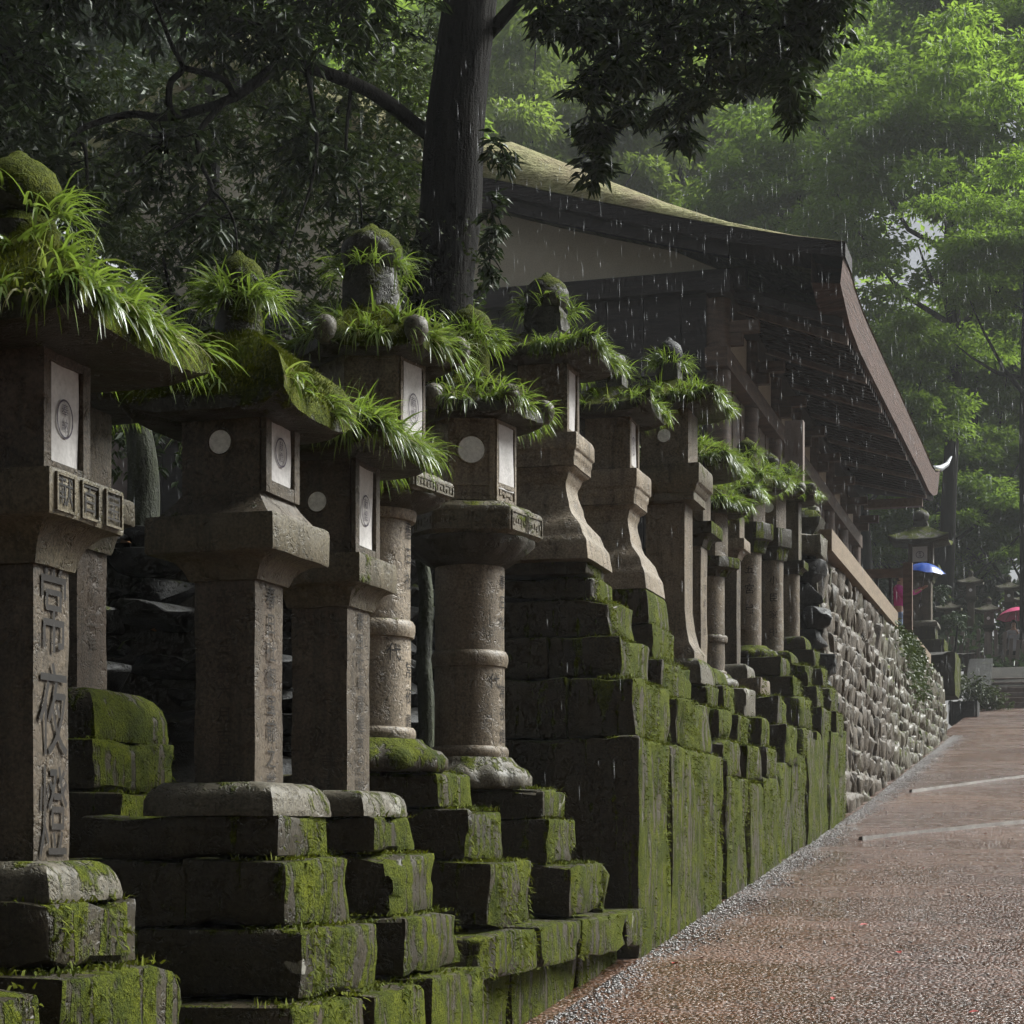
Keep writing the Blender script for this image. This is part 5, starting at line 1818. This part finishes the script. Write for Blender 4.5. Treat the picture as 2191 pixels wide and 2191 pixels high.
TREES = [
    ('big fresh green tree right of the hall roof', (-3.9, 59.2, 21.0), 5.4, 6.0, 'spring_leaf', 0),
    ('fresh green tree just above the lower end of the roof slope', (-9.6, 64, 21.5), 5.0, 5.6, 'spring_leaf', 1),
    ('pale yellow-green tree above the middle of the roof', (-15.6, 73.6, 28.0), 7.0, 7.5, 'yellow_leaf', 2),
    ('pale yellow-green tree right of the big dark trunk', (-19.5, 67.6, 26.0), 6.0, 8.0, 'yellow_leaf', 0),
    ('bright green bushy tree low at the right edge', (-1.3, 53.9, 16.6), 3.6, 4.2, 'spring_leaf', 1),
    ('mid green tree behind the far eave tip', (-5.9, 57.6, 14.6), 4.0, 4.6, 'forest_leaf', 2),
    ('dark green tree low behind the far lanterns', (-4.4, 64.5, 11.8), 4.6, 4.4, 'forest_leaf', 0),
    ('tall fresh green tree at the top right corner', (-1.2, 68.3, 28.0), 7.2, 7.0, 'spring_leaf', 2),
    ('tall hazy tree at the top right of the hillside', (-9.5, 81, 35.0), 9.0, 9.0, 'forest_leaf', 1),
    ('tallest hazy tree above the roof at the back', (-17.5, 89, 38.0), 10.0, 11.0, 'forest_leaf', 0),
    ('tall hazy tree at the back, left of the dark trunk', (-28.0, 81, 33.0), 10.0, 11.0, 'forest_leaf', 2),
    ('hazy tree at the back behind the dark oak crown', (-22.0, 50, 17.5), 6.5, 7.5, 'forest_leaf', 1),
    ('dark tree at the left beyond the low shed', (-19.0, 33, 13.5), 6.0, 6.5, 'dark_leaf', 0),
    ('tall dark tree at the far left of the wood', (-26.0, 38, 17.5), 6.5, 8.0, 'dark_leaf', 2),
    ('dark spreading tree in the upper left corner of the wood', (-15.8, 22.5, 12.8), 4.0, 4.6, 'dark_leaf', 1),
    ('hazy tall tree far up the left slope', (-29.0, 58, 24.0), 8.0, 9.5, 'forest_leaf', 0),
    ('far hillside tree to the right of the path, pale in the rain', (5.0, 76, 27.0), 8.0, 8.5, 'forest_leaf', 1),
    ('dense dark tree closing the view behind the stairs', (-0.5, 69, 13.0), 5.5, 6.0, 'forest_leaf', 2),
    ('dark tree right of the stairs beyond the picture edge', (5.5, 73, 15.5), 5.5, 6.0, 'forest_leaf', 0),
    ('mid green tree on the slope right of the stairs', (1.8, 74, 22.5), 5.0, 5.0, 'forest_leaf', 1),
    ('green tree filling the gap right of the far eave tip', (-3.6, 74, 17.5), 5.5, 6.0, 'forest_leaf', 0),
    ('green tree far up the hill closing the gap at the right edge', (-2.0, 82, 18.5), 6.5, 7.0, 'forest_leaf', 1),
    ('green tree far up the hill left of the gap at the right edge', (-6.5, 86, 15.0), 6.5, 6.5, 'forest_leaf', 2),
    ('dark leafy tree behind the far handrail', (-7.6, 49.5, 10.2), 2.4, 3.0, 'forest_leaf', 1),
]
for i, (lb, c, r, rz, mt, kd) in enumerate(TREES):
    tree(lb, c, r, rz, mt, kd, spin=i * 1.7)

# the wood beyond, one unbroken mass of leaves
n = 70000
a = rng.uniform(0, 1, n)
cl = rng.uniform(0, 1, (260, 3)) * np.array([95, 26, 46]) + np.array([-70, 98, 9])
pk = cl[rng.integers(0, 260, n)]
u = rng.normal(0, 1, (n, 3))
u /= np.linalg.norm(u, axis=1, keepdims=True)
u[:, 2] = np.abs(u[:, 2])
fw = link('distant_wood', leaves_mesh(pk + u * rng.uniform(1.6, 3.6, (n, 1)) * np.array([1.2, 1.2, .7]), u + rng.normal(0, .4, (n, 3)) + np.array([0, 0, -.3]), rng.uniform(.4, .75, n), rng.uniform(.2, .36, n)), 'forest_leaf')
tag(fw, 'far wood on the hillside behind the trees', None, kind='stuff')

# trees added round and behind the viewer to block sky light from the lanterns
SHADE_TREES = [
    ('large dark shade tree added behind the viewer on the left bank', (-7.5, -4.5, 9.0), 5.0, 5.0, 'dark_leaf', 0),
    ('large dark shade tree added behind the viewer on the path side', (2.8, -10.0, 9.5), 6.0, 5.5, 'dark_leaf', 1),
    ('dark shade tree added on the right bank behind the viewer', (9.0, -3.5, 8.5), 4.6, 4.8, 'dark_leaf', 2),
    ('dark shade tree added on the left bank overhanging the nearest lanterns', (-5.8, 2.6, 7.8), 3.4, 3.2, 'dark_leaf', 1),
    ('added dark shade tree overhanging the path behind the viewer', (-1.0, -6.5, 7.0), 5.2, 5.0, 'dark_leaf', 2),
    ('added dark shade tree spreading over the lanterns from the left bank', (-6.2, 7.4, 10.2), 3.8, 3.3, 'dark_leaf', 0),
    ('low dark shade tree added behind the viewer on the right', (4.6, -6.0, 6.5), 4.4, 4.6, 'dark_leaf', 1),
    ('dark shade tree added farther back along the path behind the viewer', (-3.5, -14.0, 9.0), 6.0, 6.0, 'dark_leaf', 0),
]
for i, (lb, c, r, rz, mt, kd) in enumerate(SHADE_TREES):
    tree(lb, c, r, rz, mt, kd, spin=i * 2.1, group='trees added to shade the lanterns', trunk_r=.3)
tree('great dark shade tree added on the right verge spreading over the path beside the viewer', (1.2, 0.0, 10.6), 5.4, 3.2, 'dark_leaf', 0, zground=-.1, group='trees added to shade the lanterns', trunk_r=.32, spin=.6, foot=(4.6, -1.5))  # crown added overhead to cut sky light, trunk set off the path
tree('dark shade tree added on the left bank spreading over the viewer', (-4.6, -1.0, 9.0), 4.2, 3.2, 'dark_leaf', 1, zground=1.6, group='trees added to shade the lanterns', trunk_r=.28, spin=1.6, foot=(-1.8, -0.5))


# the dark evergreen oak among the lanterns
oak = empty('evergreen_oak', (-4.5, 13.28, 3.2))
tag(oak, 'dark evergreen oak with leaning trunk rising behind the lanterns', 'tree')
OO = tuple(-v for v in oak.location)


def bend(pts, n=6):
    """smooth a polyline"""
    P_ = [Vector(p) for p in pts]
    out = []
    for i in range(len(P_) - 1):
        p0, p1, p2, p3 = P_[max(i - 1, 0)], P_[i], P_[i + 1], P_[min(i + 2, len(P_) - 1)]
        for k in range(n):
            t = k / n
            out.append(0.5 * ((2 * p1) + (p2 - p0) * t + (2 * p0 - 5 * p1 + 4 * p2 - p3) * t * t + (3 * p1 - p0 - 3 * p2 + p3) * t ** 3))
    out.append(P_[-1])
    return out


def limb(name, pts, r0, r1, mat='bark', n=10, parent=oak, og=OO):
    q = bend(pts)
    L_ = len(q) - 1
    q = [p + Vector((mnoise.noise(p * 3), mnoise.noise(p * 3 + Vector((9, 0, 0))), 0)) * min(.03, r0 * .5) for p in q]
    return MB().tube(q, [r0 + (r1 - r0) * (i / L_) for i in range(L_ + 1)], n).build(name, mat, parent, smooth=True, loc=og)


tk = [(-4.50, 13.28, 3.1), (-4.50, 13.28, 4.2), (-4.48, 13.28, 5.49), (-4.41, 13.3, 6.11), (-4.38, 13.3, 6.69), (-4.33, 13.32, 7.2), (-4.26, 13.34, 7.82), (-4.2, 13.36, 8.64), (-4.1, 13.4, 10.0)]
q = bend(tk, 8)
V_, F_ = [], []
NS = 40
for i, p in enumerate(q):
    u = i / (len(q) - 1)
    r = .265 - .10 * u + (.12 * max(0, 1 - u * 5))
    for k in range(NS):
        a = 2 * math.pi * k / NS
        rr = r * (1 + .07 * mnoise.noise(Vector((math.cos(a) * 2.5, math.sin(a) * 2.5, p.z * .8))) + .05 * mnoise.noise(Vector((math.cos(a) * 9, math.sin(a) * 9, p.z * 1.5))))
        V_.append((p.x + rr * math.cos(a), p.y + rr * math.sin(a), p.z))
for i in range(len(q) - 1):
    for k in range(NS):
        F_.append((i * NS + k, i * NS + (k + 1) % NS, (i + 1) * NS + (k + 1) % NS, (i + 1) * NS + k))
link('trunk', mesh_from(V_, F_, True), 'bark', oak, OO)
limb('limb', [(-4.45, 13.28, 6.62), (-4.56, 13.2, 6.69), (-4.68, 13.01, 6.75), (-4.83, 12.75, 6.82), (-4.97, 12.5, 6.85), (-5.11, 12.36, 6.88), (-5.28, 12.2, 6.86), (-5.37, 11.97, 6.66), (-5.47, 11.83, 6.52)], .06, .034)
limb('branch', [(-5.47, 11.83, 6.52), (-5.56, 11.7, 6.42), (-5.76, 11.54, 6.33), (-5.79, 11.53, 6.53), (-5.66, 11.46, 6.6), (-5.7, 11.35, 6.73), (-5.75, 11.2, 6.95)], .032, .012)
limb('branch', [(-5.66, 11.46, 6.6), (-5.45, 11.63, 6.56), (-5.47, 11.83, 6.52)], .02, .022)
limb('branch', [(-5.56, 11.7, 6.42), (-5.8, 11.5, 6.30), (-6.01, 11.36, 6.29), (-6.18, 11.1, 6.13), (-6.22, 10.99, 5.99), (-6.12, 11.02, 5.94), (-6.12, 11.02, 5.41)], .03, .010)
limb('branch', [(-5.50, 11.78, 6.48), (-5.6, 11.59, 6.21), (-5.54, 11.5, 5.96), (-5.43, 11.43, 5.75), (-5.49, 11.31, 5.58), (-5.64, 11.16, 5.41)], .022, .006)
limb('branch', [(-5.43, 11.43, 5.75), (-5.30, 11.35, 5.62), (-5.2, 11.3, 5.40), (-5.15, 11.2, 5.0)], .012, .004)
limb('branch', [(-5.15, 12.33, 6.86), (-5.05, 12.27, 6.43), (-5.03, 12.17, 6.07), (-5.06, 12.06, 5.78), (-5.12, 11.95, 5.5)], .018, .005)
limb('branch', [(-4.93, 12.62, 6.83), (-4.92, 12.52, 6.28), (-4.79, 12.45, 5.99), (-4.76, 12.4, 5.7)], .015, .004)
limb('limb', [(-4.26, 13.36, 7.2), (-4.13, 13.38, 7.43), (-3.56, 13.13, 7.71), (-2.93, 12.9, 7.64), (-2.16, 12.71, 7.35), (-1.57, 12.57, 7.07)], .06, .02)
limb('limb', [(-4.2, 13.36, 8.4), (-4.9, 12.4, 8.9), (-5.8, 11.2, 9.1), (-6.8, 10.0, 8.8)], .09, .03)
limb('limb', [(-4.2, 13.36, 8.2), (-3.4, 12.4, 8.8), (-2.6, 11.2, 9.0), (-2.0, 10.0, 8.7)], .09, .03)
limb('limb', [(-4.25, 13.34, 7.7), (-5.2, 13.1, 8.0), (-6.4, 12.6, 8.0), (-7.6, 12.0, 7.6)], .07, .02)


def whorls(C, dirs, nl, ln, wd, r_):
    """leaf rosettes at twig tips"""
    P_, D_ = [], []
    for c, d in zip(C, dirs):
        k = int(r_.integers(nl[0], nl[1]))
        a = r_.uniform(0, 6.28, k)
        u = np.stack([np.cos(a), np.sin(a), r_.uniform(-.9, .25, k)], 1) + np.array(d) * .6
        P_.append(np.array(c) + r_.normal(0, .018, (k, 3)))
        D_.append(u)
    P_, D_ = np.concatenate(P_), np.concatenate(D_)
    n = len(P_)
    return leaves_mesh(P_, D_, r_.uniform(*ln, n), r_.uniform(*wd, n), .18)


# leaf masses of the oak: centre, radii, rosettes
rr_ = np.random.default_rng(5)
lobes = [
    # hanging mass right of the trunk
    ((-3.41, 12.44, 7.11), (0.20, 0.22, 0.17), 56),
    ((-3.14, 12.26, 6.86), (0.26, 0.29, 0.22), 76),
    ((-2.98, 12.05, 6.41), (0.20, 0.22, 0.17), 56),
    ((-3.13, 12.53, 6.28), (0.15, 0.17, 0.13), 42),
    ((-3.06, 12.29, 5.96), (0.12, 0.13, 0.10), 35),
    ((-2.82, 12.1, 6.58), (0.28, 0.31, 0.24), 84),
    ((-2.86, 12.61, 6.45), (0.15, 0.17, 0.13), 42),
    ((-2.64, 12.41, 6.75), (0.36, 0.40, 0.31), 118),
    ((-2.45, 12.21, 6.31), (0.20, 0.22, 0.17), 56),
    ((-2.56, 12.7, 6.27), (0.10, 0.11, 0.09), 31),
    ((-2.33, 12.5, 6.65), (0.30, 0.33, 0.26), 92),
    ((-2.09, 12.31, 6.75), (0.36, 0.40, 0.31), 118),
    ((-2.14, 12.82, 6.68), (0.18, 0.20, 0.15), 50),
    ((-1.89, 12.63, 6.79), (0.28, 0.31, 0.24), 84),
    ((-1.76, 12.41, 6.41), (0.15, 0.17, 0.13), 42),
    ((-1.83, 12.91, 6.41), (0.10, 0.11, 0.09), 31),
    ((-1.68, 12.7, 6.93), (0.25, 0.28, 0.21), 73),
    ((-1.54, 12.48, 6.96), (0.20, 0.22, 0.17), 56),
    ((-2.52, 12.71, 7.18), (0.42, 0.46, 0.36), 148),
    ((-2.8, 12.36, 7.1), (0.42, 0.46, 0.36), 148),
    ((-1.92, 12.36, 7.03), (0.42, 0.46, 0.36), 148),
    ((-3.27, 12.48, 7.29), (0.30, 0.33, 0.26), 92),
    ((-2.47, 12.46, 7.56), (0.70, 0.77, 0.59), 325),
    ((-1.76, 12.41, 7.51), (0.60, 0.66, 0.51), 254),
    # small sprays at the right side of the trunk
    ((-3.98, 13.1, 6.42), (.12, .15, .16), 26), ((-4.02, 13.1, 5.95), (.10, .12, .22), 26), ((-4.05, 13.1, 5.62), (.10, .12, .16), 16),
    # canopy to the left
    ((-5.0, 12.6, 7.5), (.7, .7, .45), 280), ((-5.7, 11.9, 7.3), (.7, .7, .45), 300), ((-6.4, 11.2, 7.2), (.6, .6, .5), 260), ((-7.0, 11.4, 6.8), (.6, .7, .6), 280), ((-6.6, 10.7, 6.4), (.5, .6, .5), 200),
    ((-5.3, 12.0, 6.95), (.5, .5, .25), 120), ((-5.9, 11.7, 6.1), (.5, .5, .35), 120), ((-6.5, 11.2, 5.8), (.5, .5, .4), 130), ((-5.2, 12.4, 6.3), (.45, .5, .4), 120), ((-4.85, 12.9, 5.8), (.35, .5, .4), 110),
    ((-5.5, 11.7, 5.55), (.45, .5, .3), 90), ((-7.3, 11.4, 6.1), (.5, .6, .5), 160), ((-5.6, 11.0, 7.9), (1.2, 1.2, .5), 360), ((-6.9, 10.3, 7.6), (1.0, 1.0, .5), 320), ((-4.9, 12.0, 8.5), (1.2, 1.2, .5), 300), ((-4.5, 13.3, 9.8), (1.5, 1.5, .8), 420), ((-6.4, 9.4, 8.6), (1.3, 1.3, .6), 340), ((-7.8, 12.0, 7.4), (.8, .8, .6), 220),
]
C_, D_ = [], []
for (c, r, k) in lobes:
    k = int(k * (.6 if max(r) < .33 or c[0] < -3.9 else .36))
    v = rr_.normal(0, 1, (k, 3))
    v /= np.linalg.norm(v, axis=1, keepdims=True)
    v *= rr_.uniform(.25, 1.05, (k, 1))
    C_.append(np.array(c) + v * np.array(r))
    D_.append(v * .7 + np.array([0, 0, -.45]))
C_, D_ = np.concatenate(C_), np.concatenate(D_)
link('crown', whorls(C_, D_, (6, 12), (.065, .155), (.022, .044), rr_), 'oak_leaf', oak, OO)
tw = MB()
for (c, r, k) in lobes:
    for q in range(max(4, k // 12)):
        v = rr_.normal(0, 1, 3)
        v /= np.linalg.norm(v)
        e = np.array(c) + v * np.array(r) * .9
        m_ = np.array(c) + v * np.array(r) * .4 + np.array([0, 0, .06])
        tw.tube([tuple(np.array(c) + np.array([0, 0, r[2] * .4])), tuple(m_), tuple(e)], [.008, .006, .002], 5, False)
two = tw.build('twigs', 'bark', oak, loc=OO)
tag(two, kind='stuff')

# smaller trees and shrubs on the bank behind the lanterns
def shrub(label, trunks, lobes_, mat, name='understory_tree', cat='tree', group='undergrowth on the bank', leaf=((.06, .11), (.022, .036)), rad=.035, nl=(5, 9), bark='bark'):
    x, y, z = trunks[0][0]
    root = empty(name, (x, y, z))
    tag(root, label, cat, group)
    og = (-x, -y, -z)
    for t_ in trunks:
        limb('stem', t_, rad, rad * .35, bark, 8, root, og)
    C_, D_ = [], []
    for (c, r, k) in lobes_:
        v = rr_.normal(0, 1, (k, 3))
        v /= np.linalg.norm(v, axis=1, keepdims=True)
        v *= rr_.uniform(.2, 1.05, (k, 1))
        C_.append(np.array(c) + v * np.array(r))
        D_.append(v * .8 + np.array([0, 0, -.25]))
    link('crown', whorls(np.concatenate(C_), np.concatenate(D_), nl, leaf[0], leaf[1], rr_), mat, root, og)
    return root


shrub('leafy undergrowth tree lit olive green behind the moss-roofed lantern', [[(-7.0, 14.5, 3.6), (-7.0, 14.4, 5.0), (-7.2, 14.2, 6.3)], [(-7.0, 14.5, 4.2), (-6.4, 14.3, 5.6), (-6.1, 14.2, 6.4)]],
      [((-7.2, 14.4, 6.4), (.8, .7, .6), 240), ((-6.3, 14.5, 6.2), (.7, .7, .5), 220), ((-6.8, 14.3, 5.5), (.9, .7, .5), 240), ((-5.9, 14.4, 5.4), (.6, .6, .5), 170), ((-7.9, 14.5, 5.7), (.7, .7, .6), 260), ((-5.6, 14.8, 6.3), (.7, .6, .7), 220), ((-6.4, 15.2, 7.1), (.9, .6, .6), 240), ((-8.2, 15.0, 6.9), (.9, .7, .8), 260)], 'under_leaf')
EXTRA = [((-6.3, 14.88, 8.04), (0.32, 0.32, 0.26), 49),
         ((-6.36, 15.64, 8.15), (0.28, 0.28, 0.22), 42),
         ((-5.94, 15.19, 7.8), (0.26, 0.26, 0.21), 40),
         ((-5.54, 14.65, 7.86), (0.39, 0.39, 0.31), 59),
         ((-5.65, 15.46, 7.82), (0.34, 0.34, 0.27), 51),
         ((-5.4, 15.16, 7.37), (0.27, 0.27, 0.21), 40),
         ((-5.78, 15.16, 7.41), (0.36, 0.36, 0.29), 54),
         ((-5.92, 14.66, 7.34), (0.36, 0.36, 0.29), 55),
         ((-5.31, 14.77, 6.96), (0.29, 0.29, 0.23), 44),
         ((-6.71, 15.62, 8.04), (0.33, 0.33, 0.26), 50),
         ((-5.6, 15.72, 8.23), (0.34, 0.34, 0.27), 52),
         ((-6.87, 15.3, 8.17), (0.31, 0.31, 0.25), 48),
         ((-6.8, 14.61, 7.5), (0.27, 0.27, 0.22), 42),
         ((-6.59, 15.35, 7.47), (0.35, 0.35, 0.28), 54)]
shrub('tall leafy tree between the oak and the hall, screening the gable', [[(-8.2, 17.2, 3.9), (-8.2, 17.1, 6.5), (-8.0, 17.0, 9.0), (-7.8, 17.0, 11.0)], [(-8.2, 17.1, 6.0), (-7.2, 16.8, 7.6), (-6.2, 16.6, 8.8)], [(-8.2, 17.1, 6.4), (-9.4, 16.8, 7.8), (-10.2, 16.6, 8.6)]],
      [((-9.73, 15.29, 9.44), (0.52, 0.52, 0.39), 83),
       ((-9.08, 14.55, 8.71), (0.58, 0.58, 0.44), 92),
       ((-10.59, 16.67, 9.09), (0.49, 0.49, 0.37), 78),
       ((-9.84, 15.96, 8.05), (0.42, 0.42, 0.31), 66),
       ((-9.77, 15.68, 7.2), (0.56, 0.56, 0.42), 89),
       ((-9.56, 16.35, 10.11), (0.52, 0.52, 0.39), 83),
       ((-9.87, 16.54, 9.65), (0.49, 0.49, 0.37), 78),
       ((-9.49, 16.26, 8.51), (0.60, 0.60, 0.45), 96),
       ((-9.27, 15.62, 7.73), (0.60, 0.60, 0.45), 96),
       ((-8.67, 14.99, 7.21), (0.43, 0.43, 0.32), 69),
       ((-8.62, 15.57, 8.38), (0.52, 0.52, 0.39), 83),
       ((-8.99, 16.32, 7.89), (0.60, 0.60, 0.45), 96),
       ((-8.86, 16.33, 7.26), (0.42, 0.42, 0.31), 67),
       ((-8.6, 16.83, 8.94), (0.52, 0.52, 0.39), 82),
       ((-8.82, 16.82, 8.43), (0.62, 0.62, 0.46), 98),
       ((-8.38, 15.8, 7.14), (0.42, 0.42, 0.31), 66),
       ((-8.31, 17.02, 9.91), (0.39, 0.39, 0.29), 62),
       ((-8.0, 16.71, 9.48), (0.46, 0.46, 0.34), 73),
       ((-7.66, 16.26, 8.27), (0.62, 0.62, 0.46), 99),
       ((-8.0, 16.4, 8.19), (0.39, 0.39, 0.29), 62),
       ((-8.06, 16.41, 7.48), (0.42, 0.42, 0.31), 66),
       ((-7.31, 15.86, 9.24), (0.61, 0.61, 0.46), 97),
       ((-7.11, 16.3, 9.06), (0.50, 0.50, 0.38), 80),
       ((-7.31, 16.5, 8.49), (0.53, 0.53, 0.40), 84),
       ((-7.06, 16.24, 7.84), (0.55, 0.55, 0.41), 88),
       ((-7.93, 17.41, 7.83), (0.51, 0.51, 0.38), 80),
       ((-6.72, 16.3, 9.73), (0.52, 0.52, 0.39), 83),
       ((-7.15, 16.74, 9.13), (0.39, 0.39, 0.30), 63),
       ((-6.94, 17.0, 8.16), (0.56, 0.56, 0.42), 89),
       ((-7.2, 16.84, 7.69), (0.61, 0.61, 0.46), 97),
       ((-6.51, 16.82, 9.74), (0.46, 0.46, 0.34), 73),
       ((-6.26, 16.32, 8.99), (0.52, 0.52, 0.39), 83),
       ((-6.65, 17.25, 8.8), (0.39, 0.39, 0.29), 61),
       ((-6.12, 16.2, 7.64), (0.43, 0.43, 0.33), 69),
       ((-5.92, 15.94, 7.2), (0.48, 0.48, 0.36), 77),
       ((-5.6, 16.39, 9.58), (0.46, 0.46, 0.35), 73),
       ((-5.97, 17.67, 9.45), (0.42, 0.42, 0.32), 67),
       ((-6.22, 17.67, 8.78), (0.49, 0.49, 0.37), 78),
       ((-5.97, 16.82, 8.11), (0.43, 0.43, 0.32), 68),
       ((-5.44, 16.08, 6.94), (0.45, 0.45, 0.34), 71)] + EXTRA, 'under_leaf', rad=.10)
shrub('dense undergrowth tree at the left behind the tallest grass-roofed lantern', [[(-8.6, 12.5, 3.6), (-8.6, 12.4, 5.2), (-8.8, 12.3, 6.6)]],
      [((-8.8, 12.3, 6.6), (.9, .8, .8), 280), ((-8.2, 12.4, 5.6), (.8, .8, .6), 240), ((-9.4, 12.4, 5.8), (.8, .8, .8), 220), ((-7.7, 12.3, 5.0), (.6, .6, .5), 190), ((-8.9, 12.6, 7.6), (1.0, .8, .7), 320), ((-7.9, 12.6, 7.6), (.8, .8, .6), 260), ((-9.9, 12.6, 6.9), (.8, .8, .9), 260)], 'oak_leaf')
shrub('low dark shrub on the bank between the lantern roofs and the trunk', [[(-5.4, 13.6, 3.4), (-5.4, 13.5, 4.4)]],
      [((-5.4, 13.5, 4.7), (.6, .5, .5), 180), ((-6.1, 13.2, 4.5), (.6, .5, .45), 160), ((-4.9, 13.9, 5.1), (.35, .4, .5), 90), ((-6.6, 12.6, 4.6), (.5, .5, .5), 140)], 'oak_leaf', name='shrub', cat='shrub')
shrub('second trunk standing behind the rear lantern at the left', [[(-5.16, 9.94, 2.9), (-5.16, 9.94, 3.6), (-5.2, 9.9, 4.0), (-5.3, 9.8, 4.25)]],
      [((-5.3, 9.8, 4.3), (.3, .3, .2), 30)], 'oak_leaf', rad=.12, name='young_tree', bark='bark_mossy')
shrub('slender moss-edged trunk showing between the two round-shafted lanterns', [[(-3.08, 8.8, 0.9), (-3.06, 8.8, 1.9), (-3.05, 8.8, 2.7), (-3.15, 8.85, 3.1), (-3.5, 9.2, 3.6)]],
      [((-3.6, 9.3, 3.7), (.2, .2, .15), 12)], 'oak_leaf', rad=.055, name='young_tree', bark='bark_mossy')
shrub('low flowering shrub beside the foot of the stairs', [[(-2.4, 48.2, 4.6), (-2.4, 48.2, 5.0)]],
      [((-2.4, 48.2, 5.1), (.55, .5, .45), 160), ((-1.9, 48.6, 4.9), (.4, .4, .3), 80), ((-2.9, 47.6, 5.4), (.4, .5, .5), 90)], 'under_leaf', name='shrub', cat='shrub', leaf=((.08, .14), (.04, .06)))
shrub('dark pine-like shrub among the far lanterns', [[(-3.2, 51.5, 5.5), (-3.0, 51.4, 7.2)]],
      [((-3.2, 51.4, 7.3), (.45, .4, .25), 60), ((-3.5, 51.4, 8.0), (.4, .4, .3), 50)], 'dark_leaf', name='shrub', cat='shrub', leaf=((.10, .16), (.04, .06)), rad=.06)

# ferns and leaf litter at the foot of the trunk: small leaves climbing the bark
n = 900
a = rng.uniform(-2.6, 1.2, n)
zz = 3.4 + rng.uniform(0, 1, n) ** 1.3 * 2.6
P_ = np.stack([-4.48 + .30 * np.cos(a), 13.28 + .30 * np.sin(a), zz], 1)
D_ = np.stack([np.cos(a), np.sin(a), rng.uniform(-.8, .3, n)], 1)
link('trunk_ivy', leaves_mesh(P_, D_, rng.uniform(.03, .06, n), rng.uniform(.02, .035, n)), 'under_leaf', oak, OO)['kind'] = 'stuff'

# ---------------------------------------------------------------- fallen leaves on the path
fl = mesh_from([(0, 0, 0), (.02, -.014, .006), (.05, 0, .004), (.02, .014, .007), (.035, -.01, .004), (.035, .01, .006)], [(0, 1, 4, 2), (0, 2, 5, 3)])
fl.materials.append(M['red_leaf'])
spots = [(-1.98, 9.55), (-1.86, 9.75), (-1.7, 7.9), (-1.05, 8.6), (-.4, 8.4), (-1.1, 14.2), (-.75, 17.2), (-1.5, 16.0), (-1.35, 18.9), (-1.0, 21.0), (-1.65, 12.2), (-.45, 12.5), (-1.2, 11.1), (-.9, 10.1)]
for i, (x, y) in enumerate(spots):
    o = link('fallen_leaf', fl, None, None, (x, y, float(path_z(y)) + .012), (random.uniform(-.2, .2), random.uniform(-.2, .2), random.uniform(0, 6)))
    o.scale = (random.uniform(.8, 1.3),) * 3
    tag(o, 'tiny red fallen leaf lying on the wet gravel path', 'leaf', 'red leaves on the path')

# ---------------------------------------------------------------- rain
n = 15000
Yd = 9 + 26 * rng.uniform(0, 1, n) ** .8
k_ = rng.uniform(-.33, .33, n)
X_ = k_ * Yd
c16, s16 = math.cos(R(16.5)), math.sin(R(16.5))
xw = X_ * c16 - Yd * s16
yw = Yd * c16 + X_ * s16
zw = rng.uniform(0, 1, n) * (Yd * .55 + .5) + .09 * yw + .3
ln_ = rng.uniform(.03, .12, n)
wd_ = rng.uniform(.0005, .0016, n)
V_ = np.zeros((n, 5, 3))
base = np.stack([xw, yw, zw], 1)
tilt = np.array([.03, 0, -1.0])
mid = base + tilt * (ln_ * .7)[:, None]
V_[:, 0] = base
for j, (ax, ay) in enumerate(((1, 0), (-.5, .87), (-.5, -.87))):
    V_[:, 1 + j] = mid + np.stack([wd_ * ax, wd_ * ay, np.zeros(n)], 1)
V_[:, 4] = base + tilt * ln_[:, None]
b = np.arange(n) * 5
F_ = np.concatenate([np.stack([b, b + i, b + j], 1) for i, j in ((1, 2), (2, 3), (3, 1))] + [np.stack([b + 4, b + j, b + i], 1) for i, j in ((1, 2), (2, 3), (3, 1))])
ra = link('rain', fast_mesh(V_.reshape(-1, 3), F_), 'rain')
tag(ra, 'falling raindrops', None, kind='stuff')

# ---------------------------------------------------------------- wet air
hz = MB().box(-75, 60, -40, 130, -8, 58).mesh()
hm = bpy.data.materials.new('wet_air')
hm.use_nodes = True
ht = hm.node_tree
ht.nodes.clear()
ho = ht.nodes.new('ShaderNodeOutputMaterial')
hv = ht.nodes.new('ShaderNodeVolumePrincipled')
hv.inputs['Color'].default_value = (0.93, 0.95, 0.96, 1)
hv.inputs['Density'].default_value = 0.0007
hv.inputs['Anisotropy'].default_value = 0.0
ht.links.new(hv.outputs[0], ho.inputs['Volume'])
hz.materials.append(hm)
ho_ = link('haze', hz, None)
tag(ho_, kind='stuff')
